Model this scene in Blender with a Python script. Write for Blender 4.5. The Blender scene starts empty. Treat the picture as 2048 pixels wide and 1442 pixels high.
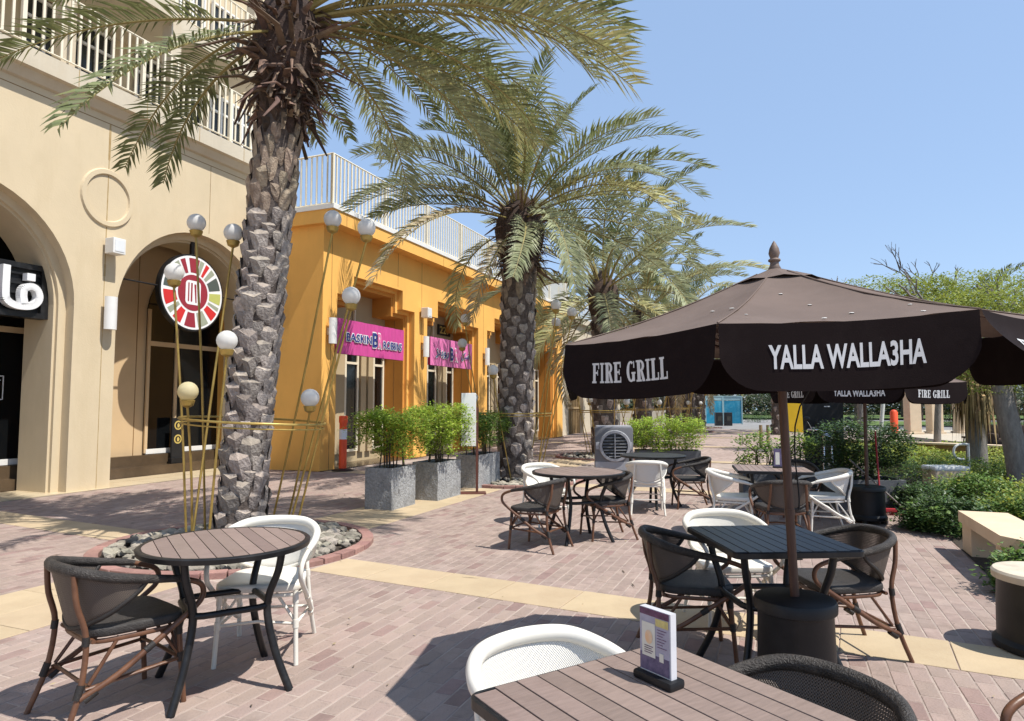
import bpy, bmesh, math, random
from math import sin, cos, pi, radians, atan2, sqrt
from mathutils import Vector, Matrix, noise
random.seed(7)
sc = bpy.context.scene
COL = sc.collection
V3 = Vector

# ------------------------------------------------------------------ camera, sky, sun, exposure
EYE = 1.47
PITCH = math.atan(88 / 1330)
cam = bpy.data.cameras.new('camera')
cam.sensor_width = 36
cam.lens = 36 * 1330 / 2048
cam.clip_start = 0.05
cam.clip_end = 3000
co = bpy.data.objects.new('camera', cam)
COL.objects.link(co)
co.location = (0, 0, EYE)
co.rotation_euler = (pi / 2 + PITCH, 0, 0)
sc.camera = co
SUN_EL = radians(60)
SX, SY = 0.882, -0.471            # horizontal direction towards the sun
world = bpy.data.worlds.new('World')
sc.world = world
world.use_nodes = True
wn = world.node_tree
sky = wn.nodes.new('ShaderNodeTexSky')
sky.sky_type = 'NISHITA'
sky.sun_disc = False
sky.sun_elevation = SUN_EL
sky.sun_rotation = atan2(SX, SY)
sky.air_density = 1.0
sky.dust_density = 0.3
sky.ozone_density = 1.2
bg = wn.nodes['Background']
bg.inputs[1].default_value = 0.128
veil = wn.nodes.new('ShaderNodeMix')          # thin even high haze over the whole sky
veil.data_type = 'RGBA'
veil.inputs[0].default_value = 0.67
veil.inputs[7].default_value = (1.85, 2.65, 4.05, 1)
wn.links.new(sky.outputs[0], veil.inputs[6])
wn.links.new(veil.outputs[2], bg.inputs[0])
sun = bpy.data.lights.new('sun', 'SUN')
sun.energy = 3.8
sun.angle = radians(0.5)
sun.color = (1.0, 0.955, 0.88)
so = bpy.data.objects.new('sun', sun)
COL.objects.link(so)
so.location = (8, -6, 14)
so.rotation_euler = V3((SX * cos(SUN_EL), SY * cos(SUN_EL), sin(SUN_EL))).to_track_quat('Z', 'Y').to_euler()
sc.view_settings.view_transform = 'Standard'
sc.view_settings.look = 'None'
sc.view_settings.exposure = 0.75
sc.view_settings.gamma = 1
sc.view_settings.use_curve_mapping = False
sc.cycles.max_bounces = 6
sc.cycles.transparent_max_bounces = 12
sc.cycles.use_denoising = True

# ------------------------------------------------------------------ frames
ANG = math.atan(543 / 1330)        # the arcade runs this far to the right of the view axis
YAW = pi / 2 - ANG
US, UC = sin(ANG), cos(ANG)
def P(u, w, z=0.0):                # u along the arcade, w towards it
    return V3((US * u - UC * w, UC * u + US * w, z))

# ------------------------------------------------------------------ materials
MATS = {}
def mat(name, c, rough=0.7, var=0.12, scale=6.0, bump=0.0, bscale=40.0, metal=0.0, c2=None, island=0.0,
        objrand=0.0, spec=0.4, trans=0.0, stain=None, stscale=1.3, stamt=0.5, stretch=None, ststretch=None):
    if name in MATS:
        return MATS[name]
    m = bpy.data.materials.new(name)
    m.use_nodes = True
    nt = m.node_tree
    N, L = nt.nodes, nt.links
    b = N['Principled BSDF']
    b.inputs['Roughness'].default_value = rough
    b.inputs['Metallic'].default_value = metal
    b.inputs['Specular IOR Level'].default_value = spec
    tc = N.new('ShaderNodeTexCoord')
    vec = tc.outputs['Object']
    if stretch:
        mp = N.new('ShaderNodeMapping')
        mp.inputs['Scale'].default_value = stretch
        L.new(vec, mp.inputs[0])
        vec = mp.outputs[0]
    nz = N.new('ShaderNodeTexNoise')
    nz.inputs['Scale'].default_value = scale
    nz.inputs['Detail'].default_value = 6
    nz.inputs['Roughness'].default_value = 0.65
    L.new(vec, nz.inputs['Vector'])
    mix = N.new('ShaderNodeMix')
    mix.data_type = 'RGBA'
    k = c2 if c2 else tuple(max(0, x * (1 - 2 * var)) for x in c)
    mix.inputs[6].default_value = (*c, 1)
    mix.inputs[7].default_value = (*k, 1)
    rmp = N.new('ShaderNodeMapRange')
    rmp.inputs[1].default_value = 0.32
    rmp.inputs[2].default_value = 0.68
    L.new(nz.outputs[0], rmp.inputs[0])
    L.new(rmp.outputs[0], mix.inputs[0])
    out = mix.outputs[2]
    if stain:
        n2 = N.new('ShaderNodeTexNoise')
        n2.inputs['Scale'].default_value = stscale
        n2.inputs['Detail'].default_value = 8
        n2.inputs['Roughness'].default_value = 0.7
        if ststretch:
            mp2 = N.new('ShaderNodeMapping')
            mp2.inputs['Scale'].default_value = ststretch
            L.new(tc.outputs['Object'], mp2.inputs[0])
            L.new(mp2.outputs[0], n2.inputs['Vector'])
        else:
            L.new(tc.outputs['Object'], n2.inputs['Vector'])
        r2 = N.new('ShaderNodeMapRange')
        r2.inputs[1].default_value = 0.5
        r2.inputs[2].default_value = 0.75
        r2.inputs[4].default_value = stamt
        L.new(n2.outputs[0], r2.inputs[0])
        m2 = N.new('ShaderNodeMix')
        m2.data_type = 'RGBA'
        L.new(r2.outputs[0], m2.inputs[0])
        L.new(out, m2.inputs[6])
        m2.inputs[7].default_value = (*stain, 1)
        out = m2.outputs[2]
    if island or objrand:
        if island:
            g = N.new('ShaderNodeNewGeometry')
            rnd, amt = g.outputs['Random Per Island'], island
        else:
            g = N.new('ShaderNodeObjectInfo')
            rnd, amt = g.outputs['Random'], objrand
        hs = N.new('ShaderNodeHueSaturation')
        r3 = N.new('ShaderNodeMapRange')
        r3.inputs[3].default_value = 1 - amt
        r3.inputs[4].default_value = 1 + amt
        L.new(rnd, r3.inputs[0])
        L.new(r3.outputs[0], hs.inputs['Value'])
        ml = N.new('ShaderNodeMath')
        ml.operation = 'MULTIPLY_ADD'
        ml.inputs[1].default_value = 7.31
        fr = N.new('ShaderNodeMath')
        fr.operation = 'FRACT'
        L.new(rnd, ml.inputs[0])
        L.new(ml.outputs[0], fr.inputs[0])
        r4 = N.new('ShaderNodeMapRange')
        r4.inputs[3].default_value = 0.5 - 0.05 * amt
        r4.inputs[4].default_value = 0.5 + 0.05 * amt
        L.new(fr.outputs[0], r4.inputs[0])
        L.new(r4.outputs[0], hs.inputs['Hue'])
        L.new(out, hs.inputs['Color'])
        out = hs.outputs[0]
    L.new(out, b.inputs['Base Color'])
    if bump:
        n3 = N.new('ShaderNodeTexNoise')
        n3.inputs['Scale'].default_value = bscale
        n3.inputs['Detail'].default_value = 5
        L.new(vec, n3.inputs['Vector'])
        bp = N.new('ShaderNodeBump')
        bp.inputs['Strength'].default_value = bump
        bp.inputs['Distance'].default_value = 0.02
        L.new(n3.outputs[0], bp.inputs['Height'])
        L.new(bp.outputs[0], b.inputs['Normal'])
    if trans:                                   # leaves let some light through
        tb = N.new('ShaderNodeBsdfTranslucent')
        L.new(out, tb.inputs[0])
        ms = N.new('ShaderNodeMixShader')
        ms.inputs[0].default_value = trans
        L.new(b.outputs[0], ms.inputs[1])
        L.new(tb.outputs[0], ms.inputs[2])
        L.new(ms.outputs[0], N['Material Output'].inputs[0])
    MATS[name] = m
    return m

def weave_mat(name, c, c2, holes, su=800, sv=640, rough=0.55):
    m = bpy.data.materials.new(name)
    m.use_nodes = True
    nt = m.node_tree
    N, L = nt.nodes, nt.links
    b = N['Principled BSDF']
    b.inputs['Roughness'].default_value = rough
    tc = N.new('ShaderNodeTexCoord')
    sx = N.new('ShaderNodeSeparateXYZ')
    L.new(tc.outputs['UV'], sx.inputs[0])
    def wave(sock, f):
        a = N.new('ShaderNodeMath'); a.operation = 'MULTIPLY'; a.inputs[1].default_value = f
        L.new(sock, a.inputs[0])
        s = N.new('ShaderNodeMath'); s.operation = 'SINE'
        L.new(a.outputs[0], s.inputs[0])
        return s.outputs[0]
    a, d = wave(sx.outputs[0], su), wave(sx.outputs[1], sv)
    mul = N.new('ShaderNodeMath'); mul.operation = 'MULTIPLY'
    L.new(a, mul.inputs[0]); L.new(d, mul.inputs[1])
    mx = N.new('ShaderNodeMix'); mx.data_type = 'RGBA'
    mx.inputs[6].default_value = (*c, 1); mx.inputs[7].default_value = (*c2, 1)
    mr = N.new('ShaderNodeMapRange'); mr.inputs[1].default_value = -1; mr.inputs[2].default_value = 1
    L.new(mul.outputs[0], mr.inputs[0]); L.new(mr.outputs[0], mx.inputs[0])
    L.new(mx.outputs[2], b.inputs['Base Color'])
    bp = N.new('ShaderNodeBump'); bp.inputs['Strength'].default_value = 0.5; bp.inputs['Distance'].default_value = 0.004
    L.new(mul.outputs[0], bp.inputs['Height']); L.new(bp.outputs[0], b.inputs['Normal'])
    if holes:
        ad = N.new('ShaderNodeMath'); ad.operation = 'ADD'
        L.new(a, ad.inputs[0]); L.new(d, ad.inputs[1])
        gt = N.new('ShaderNodeMath'); gt.operation = 'LESS_THAN'; gt.inputs[1].default_value = holes
        L.new(ad.outputs[0], gt.inputs[0])
        L.new(gt.outputs[0], b.inputs['Alpha'])
    MATS[name] = m
    return m

M = MATS
mat('cream paint', (0.61, 0.50, 0.335), 0.85, 0.04, 1.2, 0.12, 45, stain=(0.48, 0.38, 0.235), stscale=1.5, stamt=0.5, ststretch=(1, 1, 0.22))
mat('pale cream paint', (0.57, 0.50, 0.385), 0.85, 0.05, 1.2, 0.08, 45, stain=(0.44, 0.34, 0.21), stscale=1.6, stamt=0.45, ststretch=(1, 1, 0.25))
mat('storefront shade tan', (0.58, 0.42, 0.245), 0.8, 0.06, 1.0)  # tan wall colour made browner, with the shade behind the arches painted in
mat('joint brown', (0.28, 0.16, 0.06), 0.9, 0.2, 9)
mat('rust joint', (0.3, 0.19, 0.07), 0.9, 0.3, 7, c2=(0.45, 0.33, 0.17))
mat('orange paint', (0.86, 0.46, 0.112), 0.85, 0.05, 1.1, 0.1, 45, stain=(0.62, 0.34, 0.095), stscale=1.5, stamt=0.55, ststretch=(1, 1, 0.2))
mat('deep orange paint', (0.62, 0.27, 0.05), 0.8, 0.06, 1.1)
mat('tan door panel', (0.46, 0.36, 0.22), 0.7, 0.05, 1.0)
mat('white metal', (0.74, 0.73, 0.7), 0.5, 0.04, 3)
mat('cream metal', (0.78, 0.70, 0.54), 0.55, 0.05, 3)
mat('dark glass', (0.006, 0.007, 0.008), 0.05, 0.1, 1, spec=0.5)
mat('window glass', (0.05, 0.055, 0.05), 0.12, 0.4, 1.5, spec=0.4)
mat('floor tile', (0.56, 0.46, 0.31), 0.35, 0.06, 1.4)
mat('dark tile', (0.11, 0.075, 0.045), 0.22, 0.2, 2, spec=0.5)
mat('black metal', (0.012, 0.012, 0.013), 0.42, 0.2, 8, 0.05, 90, stain=(0.07, 0.07, 0.07), stscale=12, stamt=0.3)
mat('black plastic', (0.008, 0.0085, 0.0105), 0.5, 0.2, 5, 0.04, 60, stain=(0.035, 0.035, 0.035), stscale=4, stamt=0.45)
mat('dusty lid', (0.62, 0.54, 0.42), 0.8, 0.1, 6, stain=(0.2, 0.18, 0.16), stscale=7, stamt=0.5)
mat('table slat', (0.255, 0.187, 0.16), 0.55, 0.12, 6, 0.1, 60, objrand=0.13, stain=(0.17, 0.12, 0.1), stscale=6.0, stamt=0.7, stretch=(2, 16, 16))
mat('dark slat', (0.035, 0.037, 0.045), 0.38, 0.12, 6, 0.1, 60, objrand=0.12, stain=(0.08, 0.08, 0.085), stscale=5.0, stamt=0.4, stretch=(2, 16, 16))
mat('white resin', (0.72, 0.69, 0.62), 0.45, 0.03, 5, stain=(0.6, 0.54, 0.42), stscale=5, stamt=0.25)
mat('bamboo brown', (0.17, 0.08, 0.043), 0.38, 0.25, 9, 0.05, 50, c2=(0.085, 0.038, 0.022))
mat('dark wrap', (0.028, 0.024, 0.022), 0.55, 0.2, 30, 0.3, 200)
mat('rim wicker', (0.05, 0.043, 0.038), 0.5, 0.3, 20, 0.6, 160, stretch=(1, 1, 1), stain=(0.12, 0.1, 0.085), stscale=30, stamt=0.5)
mat('seat wicker', (0.045, 0.04, 0.037), 0.6, 0.2, 20, 0.4, 150)
weave_mat('brown weave', (0.165, 0.13, 0.105), (0.035, 0.028, 0.024), 1.25)
weave_mat('white weave', (0.8, 0.785, 0.74), (0.6, 0.58, 0.53), 0)
mat('umbrella cloth', (0.142, 0.101, 0.082), 0.9, 0.1, 3, 0.08, 250, stain=(0.17, 0.128, 0.108), stscale=2.2, stamt=0.6)
mat('umbrella valance', (0.0135, 0.0085, 0.0085), 0.95, 0.1, 4, 0.08, 250, stain=(0.024, 0.017, 0.0165), stscale=5, stamt=0.5, spec=0.1)
mat('umbrella lettering', (0.6, 0.6, 0.6), 0.8, 0.05, 8)
mat('umbrella wood', (0.1, 0.047, 0.032), 0.4, 0.25, 6, 0.05, 60, stretch=(12, 12, 1))
mat('finial wood', (0.2, 0.14, 0.11), 0.6, 0.25, 20)
mat('dropping', (0.75, 0.74, 0.7), 0.8, 0.05, 20)
mat('gold metal', (0.5, 0.35, 0.1), 0.42, 0.2, 6, metal=0.55, stain=(0.3, 0.2, 0.07), stscale=9, stamt=0.5)
mat('globe glass', (0.82, 0.81, 0.78), 0.55, 0.03, 3, spec=0.25, trans=0.45)
mat('yellowed globe', (0.74, 0.66, 0.42), 0.55, 0.03, 3, spec=0.25, trans=0.45)
mat('planter stone', (0.36, 0.362, 0.362), 0.85, 0.2, 26, 0.9, 38, stain=(0.12, 0.12, 0.125), stscale=3.5, stamt=0.6)
mat('grey planter', (0.13, 0.135, 0.145), 0.8, 0.15, 5, 0.2, 40)
mat('soil', (0.06, 0.045, 0.032), 0.95, 0.3, 20, 0.5, 60)
mat('white sign', (0.8, 0.8, 0.78), 0.5, 0.03, 4)
mat('sign brown', (0.13, 0.045, 0.03), 0.5, 0.15, 8)
mat('bollard orange', (0.8, 0.09, 0.025), 0.5, 0.06, 6)
mat('reflector white', (0.72, 0.74, 0.76), 0.35, 0.05, 6)
mat('pink banner', (0.62, 0.075, 0.3), 0.5, 0.12, 3, 0.2, 8, stretch=(5, 1, 0.6))
mat('pale pink banner', (0.78, 0.2, 0.45), 0.5, 0.06, 3)
mat('pink edge', (0.35, 0.02, 0.1), 0.5)
mat('logo blue', (0.025, 0.04, 0.2), 0.5, 0.05, 5)
mat('logo pink', (0.75, 0.2, 0.4), 0.5, 0.05, 5)
mat('logo white', (0.8, 0.8, 0.8), 0.5, 0.03, 5)
mat('maroon', (0.30, 0.028, 0.045), 0.5, 0.05, 5)
mat('sign red', (0.6, 0.03, 0.03), 0.5, 0.05, 5)
mat('sign grey', (0.08, 0.1, 0.09), 0.5, 0.05, 5)
mat('sign sage', (0.33, 0.36, 0.27), 0.5, 0.05, 5)
mat('sign lime', (0.48, 0.5, 0.14), 0.5, 0.05, 5)
mat('gold print', (0.55, 0.42, 0.12), 0.5, 0.05, 5)
mat('black cloth', (0.012, 0.012, 0.013), 0.7, 0.2, 6)
mat('yellow cloth', (0.75, 0.46, 0.015), 0.7, 0.08, 4)
mat('print white', (0.72, 0.72, 0.72), 0.6, 0.02, 5)
mat('cooler grey', (0.15, 0.152, 0.165), 0.55, 0.06, 4)
mat('cooler light', (0.33, 0.335, 0.36), 0.5, 0.05, 4)
mat('cooler black', (0.012, 0.012, 0.012), 0.5, 0.1, 8)
mat('broom red', (0.4, 0.025, 0.035), 0.5, 0.12, 8)
mat('bench stone', (0.66, 0.52, 0.36), 0.8, 0.06, 3, 0.08, 40, stain=(0.5, 0.36, 0.23), stscale=2, stamt=0.35)
mat('trunk bark', (0.14, 0.112, 0.096), 0.95, 0.3, 14, 0.8, 30, c2=(0.05, 0.038, 0.032))
mat('boot grey', (0.34, 0.3, 0.27), 0.9, 0.25, 16, 0.9, 45, objrand=0.25, c2=(0.15, 0.125, 0.11))
mat('boot cut', (0.44, 0.37, 0.305), 0.9, 0.2, 18, 0.4, 60, objrand=0.25)
mat('boot joined', (0.33, 0.285, 0.25), 0.9, 0.25, 10, island=0.3, c2=(0.13, 0.1, 0.09))
mat('boot fibre', (0.36, 0.29, 0.215), 0.95, 0.3, 12, 0.8, 50, objrand=0.25, c2=(0.15, 0.105, 0.075))
mat('dark boot', (0.085, 0.055, 0.04), 0.95, 0.3, 12, 0.6, 40, objrand=0.3)
mat('fibre brown', (0.2, 0.135, 0.095), 0.9, 0.3, 10, island=0.5, c2=(0.1, 0.065, 0.045))
mat('stub brown', (0.19, 0.12, 0.08), 0.85, 0.3, 10, 0.3, 50, objrand=0.45, c2=(0.09, 0.06, 0.045))
mat('frond green', (0.21, 0.235, 0.095), 0.5, 0.15, 5, island=0.32, trans=0.3)
mat('frond grey green', (0.32, 0.345, 0.19), 0.5, 0.15, 5, island=0.3, trans=0.3)
mat('frond olive', (0.43, 0.41, 0.18), 0.5, 0.15, 5, island=0.3, trans=0.3)
mat('frond dry', (0.42, 0.34, 0.2), 0.7, 0.15, 5, island=0.28, trans=0.15)
mat('rachis', (0.28, 0.23, 0.08), 0.6, 0.15, 8)
mat('thatch', (0.36, 0.25, 0.12), 0.9, 0.2, 8, island=0.35)
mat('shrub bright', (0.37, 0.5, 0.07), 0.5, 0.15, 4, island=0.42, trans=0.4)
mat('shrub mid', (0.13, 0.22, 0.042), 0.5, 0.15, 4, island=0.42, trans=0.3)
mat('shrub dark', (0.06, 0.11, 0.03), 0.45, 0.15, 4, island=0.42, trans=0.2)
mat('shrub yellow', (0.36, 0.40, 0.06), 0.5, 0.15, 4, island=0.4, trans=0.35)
mat('acacia leaf', (0.3, 0.35, 0.06), 0.5, 0.15, 4, island=0.4, trans=0.4)
mat('far leaf', (0.075, 0.1, 0.04), 0.6, 0.2, 2, island=0.45, trans=0.2)
mat('far dry', (0.15, 0.125, 0.085), 0.8, 0.2, 2, island=0.45, trans=0.1)
mat('twig', (0.13, 0.095, 0.065), 0.9, 0.3, 10)
mat('grey bark', (0.26, 0.235, 0.21), 0.9, 0.25, 8, 0.5, 30, c2=(0.15, 0.13, 0.115), stretch=(3, 3, 1))
mat('rubble', (0.36, 0.325, 0.265), 0.9, 0.25, 9, 0.5, 30, objrand=0.35, c2=(0.2, 0.175, 0.14))
mat('rubble joined', (0.36, 0.325, 0.265), 0.9, 0.25, 9, 0.5, 30, island=0.35, c2=(0.2, 0.175, 0.14))
mat('kerb brick', (0.34, 0.19, 0.16), 0.85, 0.15, 12, 0.3, 60, objrand=0.16)
BRK = (0.335, 0.252, 0.215)
mat('paver', BRK, 0.88, 0.1, 9, 0.28, 70, objrand=0.11, stain=(0.4, 0.32, 0.285), stscale=2.6, stamt=0.6)
mat('paver joined', BRK, 0.88, 0.14, 9, 0.2, 70, island=0.1, stain=(0.4, 0.32, 0.285), stscale=1.1, stamt=0.6)
RED = (0.285, 0.195, 0.17)
mat('paver red', RED, 0.88, 0.12, 9, 0.28, 70, objrand=0.12, stain=(0.36, 0.27, 0.245), stscale=2.6, stamt=0.4)
mat('paver red joined', RED, 0.88, 0.12, 9, 0.2, 70, island=0.12, stain=(0.36, 0.27, 0.245), stscale=1.1, stamt=0.4)
mat('tan slab', (0.475, 0.368, 0.238), 0.85, 0.08, 2.5, 0.12, 60, objrand=0.05, stain=(0.42, 0.3, 0.19), stscale=2.5, stamt=0.5)
mat('asphalt', (0.27, 0.26, 0.25), 0.95, 0.15, 1.2, 0.2, 20)
mat('sand', (0.5, 0.43, 0.33), 0.95, 0.12, 1.5, 0.2, 20)
mat('lawn', (0.11, 0.17, 0.03), 0.9, 0.2, 0.8, 0.4, 20)
mat('sea', (0.2, 0.3, 0.36), 0.15, 0.15, 0.05)
mat('terracotta wall', (0.3, 0.175, 0.075), 0.9, 0.12, 2)
mat('kiosk blue', (0.02, 0.26, 0.42), 0.25, 0.2, 1.0, stain=(0.2, 0.5, 0.6), stscale=1.5, stamt=0.5)
mat('kiosk frame', (0.3, 0.45, 0.48), 0.5)
mat('blue bucket', (0.02, 0.2, 0.6), 0.4)
mat('rattan dark', (0.09, 0.055, 0.04), 0.7, 0.3, 20)
mat('timber', (0.42, 0.3, 0.16), 0.8, 0.2, 6, stretch=(10, 10, 1))
mat('chrome', (0.6, 0.6, 0.62), 0.2, 0.05, 5, metal=0.9)
mat('menu lilac', (0.42, 0.4, 0.5), 0.35, 0.15, 20)
mat('menu plum', (0.17, 0.06, 0.15), 0.35, 0.3, 30)
mat('menu navy', (0.06, 0.05, 0.11), 0.35, 0.4, 40, c2=(0.16, 0.13, 0.22))
mat('menu cream', (0.68, 0.66, 0.58), 0.35, 0.05, 20)
mat('menu yellow', (0.62, 0.52, 0.2), 0.35, 0.15, 40)
mat('menu peach', (0.75, 0.42, 0.2), 0.35, 0.2, 40, c2=(0.7, 0.55, 0.4))
mat('clear acrylic', (0.6, 0.6, 0.63), 0.12, 0.04, 5, spec=0.6)
mat('paver far', BRK, 0.9)

# ------------------------------------------------------------------ mesh builder
def catmull(pts, n=6):
    pts = [V3(p) for p in pts]
    out = []
    for i in range(len(pts) - 1):
        p0 = pts[max(i - 1, 0)]; p1 = pts[i]; p2 = pts[i + 1]; p3 = pts[min(i + 2, len(pts) - 1)]
        for k in range(n):
            t = k / n
            out.append(0.5 * ((2 * p1) + (p2 - p0) * t + (2 * p0 - 5 * p1 + 4 * p2 - p3) * t * t + (3 * p1 - p0 - 3 * p2 + p3) * t ** 3))
    out.append(pts[-1])
    return out

class MB:
    def __init__(self):
        self.v, self.f, self.m, self.mats, self.uv = [], [], [], [], {}
    def mi(self, m):
        if m not in self.mats:
            self.mats.append(m)
        return self.mats.index(m)
    def face(self, pts, m):
        n = len(self.v)
        self.v += [tuple(p) for p in pts]
        self.f.append(tuple(range(n, n + len(pts))))
        self.m.append(self.mi(m))
    def mesh(self, vs, fs, m):
        n = len(self.v)
        k = self.mi(m)
        self.v += [tuple(p) for p in vs]
        for f in fs:
            self.f.append(tuple(i + n for i in f))
            self.m.append(k)
    def box(self, a, b, m, mtx=None):
        x0, y0, z0 = a; x1, y1, z1 = b
        vs = [V3(p) for p in ((x0, y0, z0), (x1, y0, z0), (x1, y1, z0), (x0, y1, z0), (x0, y0, z1), (x1, y0, z1), (x1, y1, z1), (x0, y1, z1))]
        if mtx:
            vs = [mtx @ p for p in vs]
        self.mesh(vs, [(0, 3, 2, 1), (4, 5, 6, 7), (0, 1, 5, 4), (1, 2, 6, 5), (2, 3, 7, 6), (3, 0, 4, 7)], m)
        return self
    def bbox(self, a, b, m, r=0.01, mtx=None):        # box with chamfered edges
        bm = bmesh.new()
        bmesh.ops.create_cube(bm, size=1)
        for v in bm.verts:
            v.co = V3([a[i] + (v.co[i] + 0.5) * (b[i] - a[i]) for i in range(3)])
        bmesh.ops.bevel(bm, geom=bm.edges[:], offset=r, segments=2, affect='EDGES', profile=0.6)
        vs = [v.co.copy() for v in bm.verts]
        if mtx:
            vs = [mtx @ p for p in vs]
        bm.verts.index_update()
        self.mesh(vs, [[v.index for v in f.verts] for f in bm.faces], m)
        bm.free()
        return self
    def tube(self, path, r, m, n=8, caps=True, flat=1.0):
        path = [V3(p) for p in path]
        k = len(path)
        rs = r if isinstance(r, (list, tuple)) else [r] * k
        if len(rs) != k:
            rs = [rs[0] + (rs[-1] - rs[0]) * i / (k - 1) for i in range(k)]
        t0 = (path[1] - path[0]).normalized()
        up = V3((0, 0, 1)) if abs(t0.z) < 0.9 else V3((1, 0, 0))
        x = t0.cross(up).normalized()
        vs = []
        for i in range(k):
            t = (path[min(i + 1, k - 1)] - path[max(i - 1, 0)]).normalized()
            x = (x - t * x.dot(t))
            if x.length < 1e-5:
                x = t.orthogonal()
            x.normalize()
            y = t.cross(x)
            for j in range(n):
                a = 2 * pi * j / n
                vs.append(path[i] + x * (cos(a) * rs[i]) + y * (sin(a) * rs[i] * flat))
        fs = [(i * n + j, i * n + (j + 1) % n, (i + 1) * n + (j + 1) % n, (i + 1) * n + j) for i in range(k - 1) for j in range(n)]
        if caps:
            fs += [tuple(range(n - 1, -1, -1)), tuple(range((k - 1) * n, k * n))]
        self.mesh(vs, fs, m)
        return self
    def lathe(self, prof, m, n=20, c=(0, 0, 0)):
        vs, fs = [], []
        for r, z in prof:
            for j in range(n):
                a = 2 * pi * j / n
                vs.append((c[0] + r * cos(a), c[1] + r * sin(a), c[2] + z))
        for i in range(len(prof) - 1):
            for j in range(n):
                fs.append((i * n + j, i * n + (j + 1) % n, (i + 1) * n + (j + 1) % n, (i + 1) * n + j))
        if prof[0][0] > 1e-4:
            fs.append(tuple(range(n - 1, -1, -1)))
        if prof[-1][0] > 1e-4:
            fs.append(tuple(range((len(prof) - 1) * n, len(prof) * n)))
        self.mesh(vs, fs, m)
        return self
    def prism(self, poly, z0, z1, m, mtx=None):        # poly: 2-D outline, counter-clockwise
        n = len(poly)
        vs = [V3((x, y, z0)) for x, y in poly] + [V3((x, y, z1)) for x, y in poly]
        if mtx:
            vs = [mtx @ p for p in vs]
        fs = [tuple(range(n - 1, -1, -1)), tuple(range(n, 2 * n))] + [(i, (i + 1) % n, n + (i + 1) % n, n + i) for i in range(n)]
        self.mesh(vs, fs, m)
        return self
    def ball(self, c, r, m, seg=16, rings=10, sq=(1, 1, 1)):
        prof = [(max(1e-5, r * sin(pi * i / rings)), -r * cos(pi * i / rings)) for i in range(rings + 1)]
        vs, fs = [], []
        for pr, z in prof:
            for j in range(seg):
                a = 2 * pi * j / seg
                vs.append((c[0] + pr * cos(a) * sq[0], c[1] + pr * sin(a) * sq[1], c[2] + z * sq[2]))
        for i in range(rings):
            for j in range(seg):
                fs.append((i * seg + j, i * seg + (j + 1) % seg, (i + 1) * seg + (j + 1) % seg, (i + 1) * seg + j))
        self.mesh(vs, fs, m)
        return self
    def data(self, name, smooth=None):
        me = bpy.data.meshes.new(name)
        me.from_pydata(self.v, [], self.f)
        for m in self.mats:
            me.materials.append(MATS[m])
        me.polygons.foreach_set('material_index', self.m)
        if smooth:
            me.polygons.foreach_set('use_smooth', [True] * len(self.f))
            try:
                me.set_sharp_from_angle(angle=radians(smooth))
            except Exception:
                pass
        me.update()
        return me
    def build(self, name, parent=None, smooth=None, stuff=False, structure=False):
        o = bpy.data.objects.new(name, self.data(name, smooth))
        COL.objects.link(o)
        if parent:
            o.parent = parent
        if stuff:
            o['kind'] = 'stuff'
        if structure:
            o['kind'] = 'structure'
        return o

def tag(o, label, cat, group=None):
    o['label'] = label
    o['category'] = cat
    if group:
        o['group'] = group
    return o
def thing(name, label, cat, loc=(0, 0, 0), rz=0.0, group=None):
    o = bpy.data.objects.new(name, None)
    o.empty_display_size = 0.1
    COL.objects.link(o)
    o.location = loc
    o.rotation_euler = (0, 0, rz)
    return tag(o, label, cat, group)
def inst(name, me, parent, loc=(0, 0, 0), rot=(0, 0, 0), scale=(1, 1, 1)):
    o = bpy.data.objects.new(name, me)
    COL.objects.link(o)
    o.parent = parent
    o.location = loc
    o.rotation_euler = rot
    o.scale = scale
    return o
def copy_tree(o, parent=None):
    c = o.copy()
    COL.objects.link(c)
    c.parent = parent
    for ch in [x for x in o.children]:
        copy_tree(ch, c)
    return c
def place(o, loc, rz, label, group=None):
    o.location = loc
    o.rotation_euler = (0, 0, rz)
    o['label'] = label
    if group:
        o['group'] = group
    return o

def text_geo(body, size=1.0, bold=0.0, res=3, extrude=0.0):     # flat lettering, returns verts and faces centred on the origin
    c = bpy.data.curves.new('lettering', 'FONT')
    c.body = body
    c.size = size
    c.offset = bold
    c.resolution_u = res
    c.extrude = extrude
    o = bpy.data.objects.new('lettering', c)
    COL.objects.link(o)
    bpy.context.view_layer.update()
    me = bpy.data.meshes.new_from_object(o)
    vs = [v.co.copy() for v in me.vertices]
    fs = [tuple(p.vertices) for p in me.polygons]
    bpy.data.objects.remove(o)
    bpy.data.meshes.remove(me)
    bpy.data.curves.remove(c)
    x0, x1 = min(v.x for v in vs), max(v.x for v in vs)
    y0, y1 = min(v.y for v in vs), max(v.y for v in vs)
    for v in vs:
        v.x -= (x0 + x1) / 2
        v.y -= (y0 + y1) / 2
    return vs, fs, x1 - x0, y1 - y0
def text_fit(mb, body, w, h, m, fn, bold=0.0, res=3):           # lettering stretched to w x h, placed by fn(x, y, depth)
    vs, fs, tw, th = text_geo(body, 1.0, bold, res)
    mb.mesh([fn(v.x * w / tw, v.y * h / th) for v in vs], fs, m)

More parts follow.
